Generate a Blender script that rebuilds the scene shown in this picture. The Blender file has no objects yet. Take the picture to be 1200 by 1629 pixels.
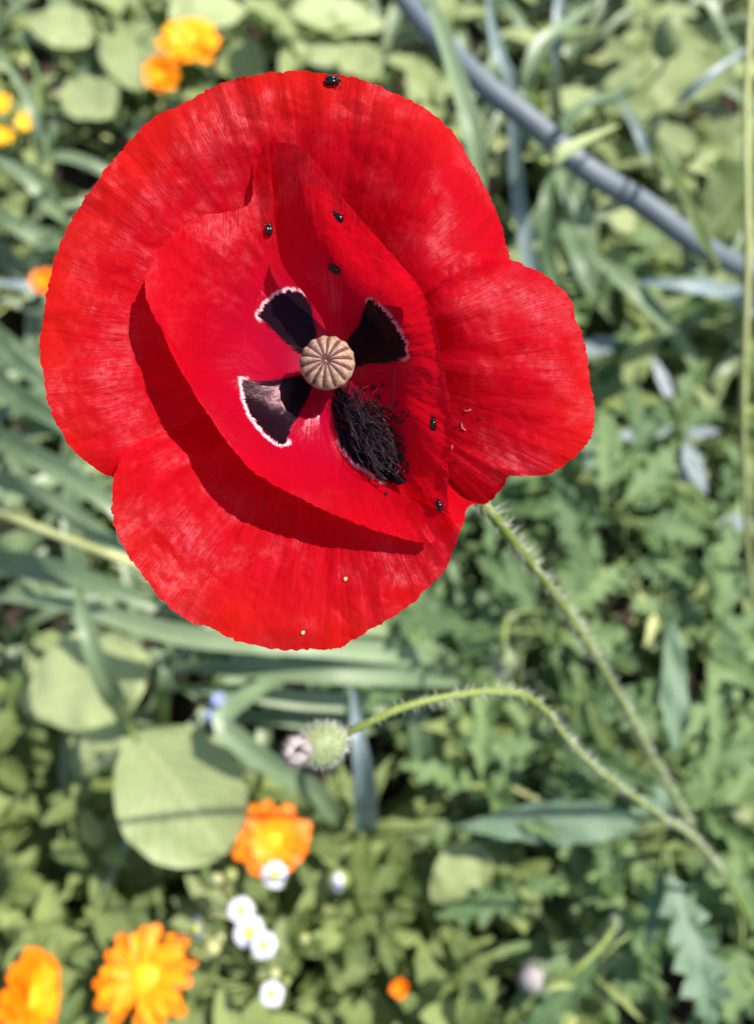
import bpy, math, random
from mathutils import Vector, Matrix, noise
from mathutils.bvhtree import BVHTree

random.seed(7)
R = math.radians
scn = bpy.context.scene
col = scn.collection

# ------------------------------------------------------------------ camera
FPX, CX, CY = 1400.0, 600.0, 814.5           # photo pixels
CAM = Vector((0, 0, 0.66)); PITCH = R(65)
FWD = Vector((0, math.cos(PITCH), -math.sin(PITCH)))
UP = Vector((0, math.sin(PITCH), math.cos(PITCH)))
RIGHT = Vector((1, 0, 0))
cd = bpy.data.cameras.new('camera'); cam = bpy.data.objects.new('camera', cd); col.objects.link(cam)
cam.location = CAM; cam.rotation_euler = (math.pi/2 - PITCH, 0, 0)
cd.sensor_fit = 'HORIZONTAL'; cd.sensor_width = 36; cd.lens = 42
cd.clip_start = 0.005; cd.clip_end = 500
D0 = 0.150
cd.dof.use_dof = True; cd.dof.focus_distance = D0 - 0.003; cd.dof.aperture_fstop = 17
scn.camera = cam

# ------------------------------------------------------------------ light
SUN = (RIGHT*0.50 + UP*0.47 - FWD*0.72).normalized()
w = bpy.data.worlds.new('World'); scn.world = w; w.use_nodes = True
nt = w.node_tree; bg = nt.nodes['Background']
sky = nt.nodes.new('ShaderNodeTexSky'); sky.sky_type = 'NISHITA'; sky.sun_disc = False
sky.sun_elevation = math.asin(SUN.z); sky.sun_rotation = math.atan2(SUN.x, SUN.y)
nt.links.new(sky.outputs[0], bg.inputs[0]); bg.inputs[1].default_value = 0.11
sd = bpy.data.lights.new('sun', 'SUN'); sun = bpy.data.objects.new('sun', sd); col.objects.link(sun)
sd.energy = 4.6; sd.angle = R(0.6); sd.color = (1.0, 0.95, 0.87)
sun.location = (1, 1, 3); sun.rotation_euler = SUN.to_track_quat('Z', 'Y').to_euler()
scn.view_settings.view_transform = 'Standard'; scn.view_settings.look = 'None'
scn.view_settings.exposure = 1.2; scn.view_settings.gamma = 1
scn.cycles.use_denoising = True
scn.cycles.max_bounces = 5; scn.cycles.diffuse_bounces = 4; scn.cycles.glossy_bounces = 2; scn.cycles.transmission_bounces = 4
scn.cycles.use_adaptive_sampling = True; scn.cycles.adaptive_threshold = .02

# ------------------------------------------------------------------ pixel helpers (photo pixels -> world)
def ray(px, py): return FWD + RIGHT*((px-CX)/FPX) - UP*((py-CY)/FPX)
def P(px, py, d): return CAM + ray(px, py)*d
def PH(px, py, h):
    r = ray(px, py); return CAM + r*((h - CAM.z)/r.z)
def depthof(v): return (v-CAM).dot(FWD)
def Z(px, py, z): return P(px, py, D0 - z/1000.0)          # flower space: z in mm toward the viewer

def cr(p0, p1, p2, p3, t):
    return 0.5*((2*p1) + (p2-p0)*t + (2*p0-5*p1+4*p2-p3)*t*t + (3*p1-p0-3*p2+p3)*t**3)
def spline(pts, n, uniform=False):
    """n samples along a Catmull-Rom curve through pts"""
    m = len(pts)
    if uniform: acc = [i/(m-1) for i in range(m)]
    else:
        acc = [0.0]
        for i in range(m-1): acc.append(acc[-1] + max((pts[i+1]-pts[i]).length, 1e-7))
        acc = [a/acc[-1] for a in acc]
    out = []; k = 0
    for i in range(n):
        t = i/(n-1)
        while k < m-2 and t > acc[k+1]: k += 1
        f = (t-acc[k])/(acc[k+1]-acc[k])
        p1, p2 = pts[k], pts[k+1]
        p0 = pts[k-1] if k > 0 else p1*2-p2
        p3 = pts[k+2] if k+2 < m else p2*2-p1
        out.append(cr(p0, p1, p2, p3, f))
    return out

# ------------------------------------------------------------------ materials
def mat_new(name):
    m = bpy.data.materials.new(name); m.use_nodes = True
    m.node_tree.nodes.clear(); return m, m.node_tree.nodes, m.node_tree.links
def node(N, t, **kw):
    n = N.new(t)
    for k, v in kw.items(): setattr(n, k, v)
    return n
def ramp(N, stops, interp='LINEAR'):
    r = N.new('ShaderNodeValToRGB'); r.color_ramp.interpolation = interp
    e = r.color_ramp.elements
    while len(e) < len(stops): e.new(0.5)
    for i, (p, c) in enumerate(stops):
        e[i].position = p; e[i].color = (*c, 1) if len(c) == 3 else c
    return r
def leaf_mat(name, c1, c2, trans=0.3, rough=0.5, spec=0.35, scale=60, vein=0.0, huev=0.38):
    m, N, L = mat_new(name)
    tc = node(N, 'ShaderNodeTexCoord'); oi = node(N, 'ShaderNodeObjectInfo')
    add = node(N, 'ShaderNodeVectorMath', operation='ADD')
    L.new(tc.outputs['Object'], add.inputs[0]); L.new(oi.outputs['Random'], add.inputs[1])
    nz = node(N, 'ShaderNodeTexNoise'); nz.inputs['Scale'].default_value = scale; nz.inputs['Detail'].default_value = 5
    L.new(add.outputs[0], nz.inputs['Vector'])
    ma = node(N, 'ShaderNodeMath', operation='MULTIPLY_ADD'); ma.inputs[1].default_value = huev*2
    L.new(oi.outputs['Random'], ma.inputs[0])
    ma2 = node(N, 'ShaderNodeMath', operation='SUBTRACT'); ma2.inputs[1].default_value = huev
    L.new(nz.outputs['Fac'], ma.inputs[2]); L.new(ma.outputs[0], ma2.inputs[0])
    r = ramp(N, [(0.15, c1), (0.85, c2)]); L.new(ma2.outputs[0], r.inputs[0])
    base = r.outputs[0]
    if vein > 0:      # pale midrib and side veins from the leaf's own UV
        uv = node(N, 'ShaderNodeUVMap'); sx = node(N, 'ShaderNodeSeparateXYZ'); L.new(uv.outputs[0], sx.inputs[0])
        a = node(N, 'ShaderNodeMath', operation='SUBTRACT'); a.inputs[1].default_value = .5; L.new(sx.outputs[0], a.inputs[0])
        b = node(N, 'ShaderNodeMath', operation='ABSOLUTE'); L.new(a.outputs[0], b.inputs[0])
        s = node(N, 'ShaderNodeMath', operation='MULTIPLY_ADD'); s.inputs[1].default_value = -0.9; L.new(b.outputs[0], s.inputs[0]); L.new(sx.outputs[1], s.inputs[2])
        f = node(N, 'ShaderNodeMath', operation='MULTIPLY'); f.inputs[1].default_value = 50; L.new(s.outputs[0], f.inputs[0])
        si = node(N, 'ShaderNodeMath', operation='SINE'); L.new(f.outputs[0], si.inputs[0])
        g = node(N, 'ShaderNodeMath', operation='GREATER_THAN'); g.inputs[1].default_value = .93; L.new(si.outputs[0], g.inputs[0])
        h = node(N, 'ShaderNodeMath', operation='LESS_THAN'); h.inputs[1].default_value = .025; L.new(b.outputs[0], h.inputs[0])
        mx = node(N, 'ShaderNodeMath', operation='MAXIMUM'); L.new(g.outputs[0], mx.inputs[0]); L.new(h.outputs[0], mx.inputs[1])
        k = node(N, 'ShaderNodeMath', operation='MULTIPLY'); k.inputs[1].default_value = vein; L.new(mx.outputs[0], k.inputs[0])
        mc = node(N, 'ShaderNodeMixRGB'); mc.inputs[2].default_value = (c2[0]*1.8, c2[1]*1.5, c2[2]*1.8, 1)
        L.new(k.outputs[0], mc.inputs[0]); L.new(base, mc.inputs[1]); base = mc.outputs[0]
    bp = node(N, 'ShaderNodeBump'); bp.inputs['Strength'].default_value = .35; bp.inputs['Distance'].default_value = .002
    L.new(nz.outputs['Fac'], bp.inputs['Height'])
    pr = node(N, 'ShaderNodeBsdfPrincipled'); pr.inputs['Roughness'].default_value = rough
    pr.inputs['Specular IOR Level'].default_value = spec
    L.new(base, pr.inputs['Base Color']); L.new(bp.outputs[0], pr.inputs['Normal'])
    tr = node(N, 'ShaderNodeBsdfTranslucent')
    tm = node(N, 'ShaderNodeMixRGB', blend_type='MULTIPLY'); tm.inputs[0].default_value = 1; tm.inputs[2].default_value = (1.6, 1.7, .7, 1)
    L.new(base, tm.inputs[1]); L.new(tm.outputs[0], tr.inputs[0])
    mix = node(N, 'ShaderNodeMixShader'); mix.inputs[0].default_value = trans
    L.new(pr.outputs[0], mix.inputs[1]); L.new(tr.outputs[0], mix.inputs[2])
    o = node(N, 'ShaderNodeOutputMaterial'); L.new(mix.outputs[0], o.inputs[0])
    return m
def plain_mat(name, c, rough=.5, spec=.4, trans=0, c2=None, scale=300):
    c2 = c2 or tuple(x*.7 for x in c)
    m, N, L = mat_new(name)
    tc = node(N, 'ShaderNodeTexCoord'); nz = node(N, 'ShaderNodeTexNoise'); nz.inputs['Scale'].default_value = scale
    L.new(tc.outputs['Object'], nz.inputs['Vector'])
    r = ramp(N, [(.3, c2), (.7, c)]); L.new(nz.outputs['Fac'], r.inputs[0])
    pr = node(N, 'ShaderNodeBsdfPrincipled'); pr.inputs['Roughness'].default_value = rough; pr.inputs['Specular IOR Level'].default_value = spec
    L.new(r.outputs[0], pr.inputs['Base Color']); out = pr.outputs[0]
    if trans:
        tr = node(N, 'ShaderNodeBsdfTranslucent'); L.new(r.outputs[0], tr.inputs[0])
        mx = node(N, 'ShaderNodeMixShader'); mx.inputs[0].default_value = trans
        L.new(out, mx.inputs[1]); L.new(tr.outputs[0], mx.inputs[2]); out = mx.outputs[0]
    o = node(N, 'ShaderNodeOutputMaterial'); L.new(out, o.inputs[0])
    return m

M = {}
M['sage'] = leaf_mat('sage_leaf', (.105, .145, .045), (.26, .305, .125), .3, .5, .4, 70, .25)
M['mint'] = leaf_mat('mint_leaf', (.058, .10, .022), (.205, .255, .08), .3, .5, .35, 90, .3)
M['pale'] = leaf_mat('pale_leaf', (.19, .235, .095), (.325, .37, .175), .3, .5, .4, 40, .17)
M['poppy_leaf'] = leaf_mat('poppy_leaf', (.048, .10, .034), (.15, .22, .08), .28, .55, .35, 60, .3)
M['poppy_leaf_blue'] = leaf_mat('blue_green_leaf', (.07, .13, .075), (.14, .21, .125), .22, .5, .4, 60, .35)
M['leek'] = leaf_mat('leek_leaf', (.08, .125, .062), (.19, .245, .135), .22, .42, .45, 30, 0, .3)
M['leek_blue'] = leaf_mat('blue_leek_leaf', (.10, .14, .135), (.17, .215, .215), .08, .42, .5, 30, 0, .2)
M['onion'] = leaf_mat('onion_leaf', (.082, .10, .112), (.125, .15, .165), .04, .5, .3, 25, 0, .1)
M['straw'] = leaf_mat('straw_stem', (.20, .24, .07), (.38, .38, .17), .1, .55, .3, 60)
M['stem'] = leaf_mat('hairy_stem', (.11, .155, .028), (.20, .25, .06), .1, .5, .3, 120, 0, .1)
M['stem_dark'] = leaf_mat('weed_stem', (.07, .12, .03), (.14, .19, .06), .1, .5, .3, 100)
M['hair'] = plain_mat('plant_hair', (.75, .76, .66), .4, .4, .4)
M['bud'] = leaf_mat('bud_skin', (.10, .145, .05), (.19, .235, .10), .1, .5, .3, 300)
M['budpale'] = plain_mat('bud_pale_tip', (.36, .32, .30), .6, .3, .2)
M['dry'] = leaf_mat('dry_leaf', (.13, .085, .06), (.33, .25, .20), .1, .7, .2, 80)
M['orange'] = plain_mat('marigold_petal', (.88, .235, .002), .5, .3, .3, (.82, .15, .001), 120)
M['amber'] = plain_mat('marigold_inner_petal', (.92, .36, .004), .5, .3, .3, (.88, .25, .002), 120)
M['golden'] = plain_mat('golden_petal', (.92, .46, .006), .5, .3, .3, (.90, .33, .004), 120)
M['mdisc'] = plain_mat('marigold_centre', (.88, .42, .008), .6, .3, .1, (.80, .25, .004), 900)
M['disc'] = plain_mat('marigold_disc', (.88, .55, .02), .6, .3, .1, (.84, .36, .008), 900)
M['white'] = plain_mat('daisy_petal', (.62, .61, .65), .6, .2, .25, (.54, .53, .60))
M['yellow'] = plain_mat('daisy_disc', (.74, .72, .10), .6, .3, 0, (.55, .58, .07), 1500)
M['blue'] = plain_mat('blue_petal', (.32, .38, .72), .5, .3, .2)
M['silver'] = leaf_mat('silver_leaf', (.15, .185, .18), (.25, .28, .29), .15, .55, .4, 60)
M['beetle'] = plain_mat('beetle_shell', (.004, .004, .004), .2, .3)
M['filament'] = plain_mat('dark_filament', (.010, .004, .007), .5, .25, 0, (.006, .002, .005))
M['anther'] = plain_mat('dark_anther', (.009, .006, .008), .6, .25, 0, (.004, .003, .005), 3000)
M['speck'] = plain_mat('pollen_speck', (.95, .62, .16), .5, .4, .2)
M['crumb'] = plain_mat('pale_crumb', (.42, .16, .15), .5, .4, .2)

def soil_mat():
    m, N, L = mat_new('soil')
    tc = node(N, 'ShaderNodeTexCoord'); n1 = node(N, 'ShaderNodeTexNoise'); n1.inputs['Scale'].default_value = 30; n1.inputs['Detail'].default_value = 10; n1.inputs['Roughness'].default_value = .7
    L.new(tc.outputs['Object'], n1.inputs['Vector'])
    r = ramp(N, [(.3, (.012, .008, .006)), (.55, (.034, .024, .018)), (.8, (.10, .075, .06))]); L.new(n1.outputs['Fac'], r.inputs[0])
    b = node(N, 'ShaderNodeBump'); b.inputs['Distance'].default_value = .01; L.new(n1.outputs['Fac'], b.inputs['Height'])
    p = node(N, 'ShaderNodeBsdfPrincipled'); p.inputs['Roughness'].default_value = .95; p.inputs['Specular IOR Level'].default_value = .15
    L.new(r.outputs[0], p.inputs['Base Color']); L.new(b.outputs[0], p.inputs['Normal'])
    o = node(N, 'ShaderNodeOutputMaterial'); L.new(p.outputs[0], o.inputs[0]); return m
M['soil'] = soil_mat()

def petal_mat(name, white=(.82, .62, .68)):
    """red poppy petal; 'blotch' = signed distance (photo px) to the dark base mark, 'rimw' = where it has a pale border, 'rad' = distance to the centre"""
    m, N, L = mat_new(name)
    def attr(n): a = node(N, 'ShaderNodeAttribute'); a.attribute_name = n; return a.outputs['Fac']
    def math_(op, a, b=None, c=None):
        n = node(N, 'ShaderNodeMath', operation=op)
        for i, v in enumerate((a, b, c)):
            if v is None: continue
            if isinstance(v, (int, float)): n.inputs[i].default_value = v
            else: L.new(v, n.inputs[i])
        return n.outputs[0]
    def sstep(x, lo, hi):
        n = node(N, 'ShaderNodeMapRange', interpolation_type='SMOOTHSTEP'); L.new(x, n.inputs[0]); n.inputs[1].default_value = lo; n.inputs[2].default_value = hi; return n.outputs[0]
    def mixc(f, a, b, bt='MIX'):
        n = node(N, 'ShaderNodeMixRGB', blend_type=bt)
        for i, v in enumerate((f, a, b)):
            if isinstance(v, (int, float)): n.inputs[i].default_value = v
            elif isinstance(v, tuple): n.inputs[i].default_value = (*v, 1)
            else: L.new(v, n.inputs[i])
        return n.outputs[0]
    uv = node(N, 'ShaderNodeUVMap').outputs[0]; tc = node(N, 'ShaderNodeTexCoord').outputs['Object']
    def noise_(vec, sc, mp=None, det=4, rough=.5):
        if mp:
            q = node(N, 'ShaderNodeMapping'); q.inputs['Scale'].default_value = mp; L.new(vec, q.inputs[0]); vec = q.outputs[0]
        n = node(N, 'ShaderNodeTexNoise'); n.inputs['Scale'].default_value = sc; n.inputs['Detail'].default_value = det; n.inputs['Roughness'].default_value = rough
        L.new(vec, n.inputs['Vector']); return n.outputs['Fac']
    rad = attr('rad'); bl = attr('blotch'); rw = attr('rimw')
    veins = noise_(uv, 1, (150, 5, 1), 5, .6)        # fine lines from base to rim
    fine = noise_(uv, 1, (420, 40, 1), 3, .6)
    mott = noise_(tc, 170, None, 5, .65)
    crepe = noise_(tc, 900, None, 3, .6)
    lines = noise_(uv, 1, (520, 9, 1), 4, .6)
    blotchy = sstep(math_('ADD', math_('MULTIPLY', noise_(tc, 75, None, 2, .5), .6), math_('MULTIPLY', mott, .4)), .46, .66)
    blotchy = math_('MULTIPLY', blotchy, sstep(math_('ADD', math_('MULTIPLY', lines, .6), math_('MULTIPLY', crepe, .4)), .36, .60))
    red = mixc(mott, (.38, .0012, .010), (.55, .0030, .015))
    red = mixc(sstep(veins, .35, .75), red, (.37, .003, .004))
    red = mixc(math_('MULTIPLY', sstep(lines, .5, .68), .26), red, (.22, .0006, .004))
    red = mixc(math_('MULTIPLY', sstep(rad, 330, 460), .5), red, (.60, .016, .005))       # lighter scarlet toward the rim
    red = mixc(math_('MULTIPLY', math_('SUBTRACT', 1.0, sstep(rad, 60, 260)), .75), red, (.36, .0012, .033))  # crimson toward the base
    red = mixc(math_('MULTIPLY', math_('SUBTRACT', 1.0, sstep(rad, 25, 75)), .4), red, (.36, .07, .11))   # pale claw
    jag = math_('MULTIPLY_ADD', math_('SUBTRACT', noise_(uv, 1, (55, 14, 1), 5), .5), 13.0, bl)
    jag2 = math_('MULTIPLY_ADD', math_('SUBTRACT', noise_(uv, 1, (260, 3, 1), 3), .5), 17.0, jag)
    inside = math_('SUBTRACT', 1.0, sstep(jag2, -1.5, 1.5))
    border = math_('MULTIPLY', math_('MULTIPLY', sstep(jag, -2, 1), math_('SUBTRACT', 1.0, sstep(jag, 3.5, 7))), math_('MULTIPLY', rw, sstep(noise_(uv, 1, (60, 9, 1), 3), .30, .48)))
    c = mixc(border, red, white)
    streak = mixc(math_('MULTIPLY', sstep(veins, .58, .72), math_('SUBTRACT', 1.0, sstep(rad, 40, 120))), (.006, .002, .004), (.05, .032, .04))
    c = mixc(inside, c, streak)
    rough = math_('MULTIPLY_ADD', sstep(rad, 110, 250), .36, .13)
    rough = math_('MULTIPLY_ADD', math_('SUBTRACT', mott, .5), .25, rough)
    h = math_('ADD', math_('MULTIPLY', veins, .5), math_('ADD', math_('MULTIPLY', lines, .35), math_('MULTIPLY', crepe, .55)))
    bp = node(N, 'ShaderNodeBump'); L.new(math_('MULTIPLY_ADD', sstep(rad, 80, 220), .46, .09), bp.inputs['Strength']); bp.inputs['Distance'].default_value = 0.0005; L.new(h, bp.inputs['Height'])
    p = node(N, 'ShaderNodeBsdfPrincipled'); L.new(c, p.inputs['Base Color']); L.new(rough, p.inputs['Roughness'])
    L.new(math_('MULTIPLY_ADD', math_('MULTIPLY', math_('SUBTRACT', 1.0, sstep(rad, 100, 200)), math_('ADD', math_('MULTIPLY', inside, .13), math_('MULTIPLY', math_('SUBTRACT', 1.0, inside), sstep(veins, .44, .62)))), .62, math_('MULTIPLY_ADD', math_('MULTIPLY', blotchy, sstep(rad, 150, 260)), .95, .03)), p.inputs['Specular IOR Level']); p.inputs['Specular Tint'].default_value = (1, .55, .66, 1); L.new(bp.outputs[0], p.inputs['Normal'])
    L.new(math_('MULTIPLY', math_('MULTIPLY', blotchy, sstep(mott, .35, .65)), math_('MULTIPLY', sstep(rad, 150, 300), 1.0)), p.inputs['Sheen Weight'])
    p.inputs['Sheen Roughness'].default_value = .4; p.inputs['Sheen Tint'].default_value = (1, .42, .60, 1)
    t = node(N, 'ShaderNodeBsdfTranslucent'); L.new(mixc(inside, (.72, .004, .014), (.01, .002, .004)), t.inputs[0]); L.new(bp.outputs[0], t.inputs['Normal'])
    mx = node(N, 'ShaderNodeMixShader'); L.new(math_('MULTIPLY', math_('SUBTRACT', 1.0, inside), .55), mx.inputs[0])
    L.new(p.outputs[0], mx.inputs[1]); L.new(t.outputs[0], mx.inputs[2])
    o = node(N, 'ShaderNodeOutputMaterial'); L.new(mx.outputs[0], o.inputs[0]); return m
M['petal'] = petal_mat('poppy_petal')

# ------------------------------------------------------------------ mesh helpers
class MB:
    def __init__(s): s.v = []; s.f = []; s.uv = []
    def vert(s, p, uv=(0, 0)): s.v.append(tuple(p)); s.uv.append(uv); return len(s.v)-1
    def grid(s, rows, uvf=None, close=False):
        n = len(rows); m = len(rows[0]); b = len(s.v)
        for i, r in enumerate(rows):
            for j, p in enumerate(r): s.vert(p, (j/max(m-1, 1), i/max(n-1, 1)))
        for i in range(n-1):
            for j in range(m if close else m-1):
                k = (j+1) % m
                s.f.append((b+i*m+j, b+i*m+k, b+(i+1)*m+k, b+(i+1)*m+j))
    def tube(s, pts, rad, n=8, caps=True):
        """rad: number or list"""
        m = len(pts); rr = rad if isinstance(rad, (list, tuple)) else [rad]*m
        t0 = (pts[1]-pts[0]).normalized()
        a = t0.orthogonal().normalized(); rows = []
        for i in range(m):
            t = (pts[min(i+1, m-1)]-pts[max(i-1, 0)]).normalized()
            a = (a - t*a.dot(t)).normalized(); b = t.cross(a)
            rows.append([pts[i]+(a*math.cos(2*math.pi*k/n)+b*math.sin(2*math.pi*k/n))*rr[i] for k in range(n)])
        b0 = len(s.v); s.grid(rows, close=True)
        if caps:
            s.f.append(tuple(b0+k for k in reversed(range(n)))); s.f.append(tuple(b0+(m-1)*n+k for k in range(n)))
    def ball(s, c, ax, n=10, m=8):
        """ellipsoid; ax = three axis vectors"""
        rows = []
        for i in range(m+1):
            th = math.pi*(0.02+0.96*i/m); rows.append([c+ax[2]*math.cos(th)+(ax[0]*math.cos(2*math.pi*k/n)+ax[1]*math.sin(2*math.pi*k/n))*math.sin(th) for k in range(n)])
        b0 = len(s.v); s.grid(rows, close=True)
        s.f.append(tuple(b0+k for k in range(n))); s.f.append(tuple(b0+m*n+k for k in reversed(range(n))))
    def cone(s, p, q, r):
        d = q-p; a = d.orthogonal().normalized()*r; b = d.normalized().cross(a)
        i = len(s.v)
        for k in range(3):
            s.vert(p+a*math.cos(k*2.0944)+b*math.sin(k*2.0944))
        s.vert(q)
        s.f += [(i, i+1, i+3), (i+1, i+2, i+3), (i+2, i, i+3)]
    def mesh(s, name, mat, off=None, smooth=True):
        me = bpy.data.meshes.new(name)
        v = s.v if off is None else [(a-off.x, b-off.y, c-off.z) for a, b, c in s.v]
        me.from_pydata(v, [], s.f); 
        ul = me.uv_layers.new(name='UVMap'); vi = [0]*len(me.loops); me.loops.foreach_get('vertex_index', vi)
        flat = []
        for i in vi: flat += s.uv[i]
        ul.data.foreach_set('uv', flat)
        if smooth: me.polygons.foreach_set('use_smooth', [True]*len(me.polygons))
        me.materials.append(M[mat]); me.update(); return me
    def build(s, name, mat, parent=None, off=None, smooth=True, kind=None):
        if off is None and parent is not None: off = world_loc(parent)
        return link(name, s.mesh(name, mat, off, smooth), parent, kind=kind)
def world_loc(o):
    v = Vector((0, 0, 0))
    while o is not None: v += o.location; o = o.parent
    return v
def link(name, me, parent=None, mtx=None, kind=None):
    o = bpy.data.objects.new(name, me); col.objects.link(o); o.parent = parent
    if mtx is not None: o.matrix_basis = mtx
    if kind: o['kind'] = kind
    return o
def thing(name, label, cat, loc, group=None):
    o = bpy.data.objects.new(name, None); col.objects.link(o); o.location = loc; o.empty_display_size = .01
    o['label'] = label; o['category'] = cat
    if group: o['group'] = group
    return o
def copy_tree(o, parent=None):
    c = o.copy(); col.objects.link(c); c.parent = parent
    for ch in list(o.children): copy_tree(ch, c)
    return c

# ------------------------------------------------------------------ ground
def ground():
    b = MB(); n = 90
    rows = []
    def ax(i, lo, hi):      # dense in the bed, running out to the horizon
        t = i/(n-1)
        if t < .12: return lo - 200*((.12-t)/.12)**3
        if t > .88: return hi + 200*((t-.88)/.12)**3
        return lo+(hi-lo)*(t-.12)/.76
    for j in range(n):
        y = ax(j, -.6, 2.2); r = []
        for i in range(n):
            x = ax(i, -1.3, 1.3)
            h = (noise.noise(Vector((x*9, y*9, 0)))*.008 + noise.noise(Vector((x*30, y*30, 3)))*.004) if abs(x) < 2 and -1 < y < 3 else 0
            r.append(Vector((x, y, h-.006)))
        rows.append(r)
    b.grid(rows); o = b.build('ground', 'soil'); o['kind'] = 'structure'
    return o
ground()

# ------------------------------------------------------------------ leaf meshes (along +Y, face +Z, base at the origin, unit length)
def leaf_mesh(name, mat, kind='oval', W=.5, curl=.2, fold=.15, seed=0, n=14, m=6):
    rnd = random.Random(seed); b = MB(); rows = []
    if kind == 'lobed': n = 46
    ph = [rnd.uniform(0, 6.28) for _ in range(4)]
    nl = rnd.choice((4, 5, 6)); amp = [[rnd.uniform(.45, 1.15) for _ in range(10)] for _ in range(2)]; shf = (0, rnd.uniform(.15, .6))
    for i in range(n+1):
        t = i/n
        if kind == 'oval': wd = W*.5*(math.sin(math.pi*t**.8)**.75)
        elif kind == 'round': wd = W*.5*(math.sin(math.pi*min(1, t*.985+.008))**.55)
        elif kind == 'heart': wd = W*.5*((1-t)**.62)*(min(1, t*9)**.5)*1.12
        elif kind == 'lance': wd = W*.5*(math.sin(math.pi*t**.75)**1.0)*(.85+.15*abs(math.sin(t*21+ph[0])))
        elif kind == 'lobed':
            env = (math.sin(math.pi*min(1, t*.93+.05)**.9)**.8); wds = []
            for sdn in (0, 1):
                tt = t*nl+.2+shf[sdn]; ss = tt % 1.0; am = amp[sdn][int(tt)]
                wds.append(W*.5*env*(.30+.70*am*(ss**.8 if ss < .84 else (1-ss)/.16*.97)) * (1 if t > .12 else .25+t*6))
            wd = max(wds)
        row = []
        cz = -curl*t*t + .03*math.sin(t*5+ph[1])
        for j in range(m+1):
            s = j/m*2-1
            if kind == 'lobed': wd = wds[0 if s < 0 else 1]
            fwd = .10*abs(s)*(1 if kind == 'lobed' else 0)*env if kind == 'lobed' else (-.09*abs(s)*max(0, 1-t*3) if kind == 'heart' else 0)
            z = cz + fold*abs(s)*wd*1.4 + .02*math.sin(t*17+s*3+ph[2])*abs(s) + .012*math.sin(t*30+ph[3])*abs(s)**2 + .03*noise.noise(Vector((s*2.2, t*3.5, ph[0])))
            row.append(Vector((s*wd + .04*math.sin(t*2.5+ph[0])*t, t+fwd*.9, z)))
        rows.append(row)
    b.grid(rows)
    return b.mesh(name, mat)
LEAF = {}
def leaf(mat, kind, W=.5):
    """a random one of five shared meshes of this kind"""
    k = (mat, kind, round(W, 2))
    if k not in LEAF:
        LEAF[k] = [leaf_mesh('leaf', mat, kind, W, curl=.08+.07*i, fold=.05+.07*i, seed=i*13+len(LEAF)) for i in range(5)]
    return random.choice(LEAF[k])

def frame(base, tip, facing, roll=0.0):
    y = tip-base; L = y.length; y = y/L
    z = facing - y*facing.dot(y); z.normalize(); x = y.cross(z)
    if roll: q = Matrix.Rotation(roll, 3, y); x = q @ x; z = q @ z
    mt = Matrix((x*L, y*L, z*L)).transposed().to_4x4(); mt.translation = base; return mt

class Plant:
    """a thing rooted in the ground under pixel (px,py)"""
    def __init__(s, name, label, cat, root, group=None):
        s.root = PH(*root) if len(root) == 3 else PH(root[0], root[1], -.006)
        s.o = thing(name, label, cat, s.root, group)
    def stem(s, pts, r, name='stem', mat='stem_dark', n=8, seg=24, parent=None):
        p = spline(pts, seg); b = MB()
        if isinstance(r, tuple): rr = [r[0]+(r[1]-r[0])*i/(seg-1) for i in range(seg)]
        else: rr = r
        b.tube(p, rr, n); return b.build(name, mat, parent or s.o), p
    def leaf(s, mat, kind, base, tip, wpx, roll=0, facing=None, petiole=True, pm=None):
        a = PH(*base); t = PH(*tip); L = (t-a).length
        W = wpx/FPX*depthof((a+t)/2)/L
        fc = facing or (Vector((0, 0, 1))*.6 - FWD*.5)
        me = leaf_mesh('leaf', mat, kind, W, curl=.12, fold=.12, seed=int(base[0]*7+base[1]), n=20, m=8)
        o = link('leaf', me, s.o, Matrix.Translation(-s.root) @ frame(a, t, fc, roll))
        if petiole and (a-s.root).length > .02:
            mid = (a*.6+s.root*.4); mid.z = max(mid.z, a.z*.75); d = (t-a).normalized()*.015
            s.stem([s.root, mid-d, a-d*.5, a+d*.3], (.0016, .0011), 'petiole', pm or 'stem_dark', 6, 12)
        return o
    def blade(s, mat, pts, wpx, fold=.35, n=40, taper=True, twist=0.0, rooted=True, thick=None):
        """long strap leaf through pixel points (px,py,h)"""
        q = [PH(*p) for p in pts]
        if rooted: q = [s.root] + q
        p = spline(q, n); rows = []; b = MB()
        for i in range(n):
            t = i/(n-1); tan = (p[min(i+1, n-1)]-p[max(i-1, 0)]).normalized()
            nz_ = (Vector((0, 0, 1))*.6-FWD*.6); nz_ = (nz_-tan*nz_.dot(tan)).normalized()
            x = tan.cross(nz_)
            if twist: rt = Matrix.Rotation(twist*t, 3, tan); x = rt @ x; nz_ = rt @ nz_
            wd = wpx/FPX*depthof(p[i])*.5
            if taper: wd *= min(1, (1-t)*3.5+.04)**.8
            rows.append([p[i] + x*(sx*wd) + nz_*(abs(sx)*wd*fold) for sx in (-1, -.6, -.2, 0, .2, .6, 1)])
        b.grid(rows); return b.build('leaf', mat, s.o)

def hairs(b, p, radii, count, length, rnd, tmax=1.0, tmin=0.0):
    n = len(p)
    for _ in range(count):
        t = rnd.uniform(tmin, tmax)*(n-1.001); i = int(t); f = t-i
        c = p[i].lerp(p[i+1], f); tan = (p[i+1]-p[i]).normalized()
        a = tan.orthogonal().normalized(); d = Matrix.Rotation(rnd.uniform(0, 6.283), 3, tan) @ a
        d = (d + tan*rnd.uniform(-.25, .25)).normalized()
        r = radii if not isinstance(radii, (list, tuple)) else radii[i]
        b.cone(c+d*r*.8, c+d*(r+length*rnd.uniform(.5, 1.15)), .0001)

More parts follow.
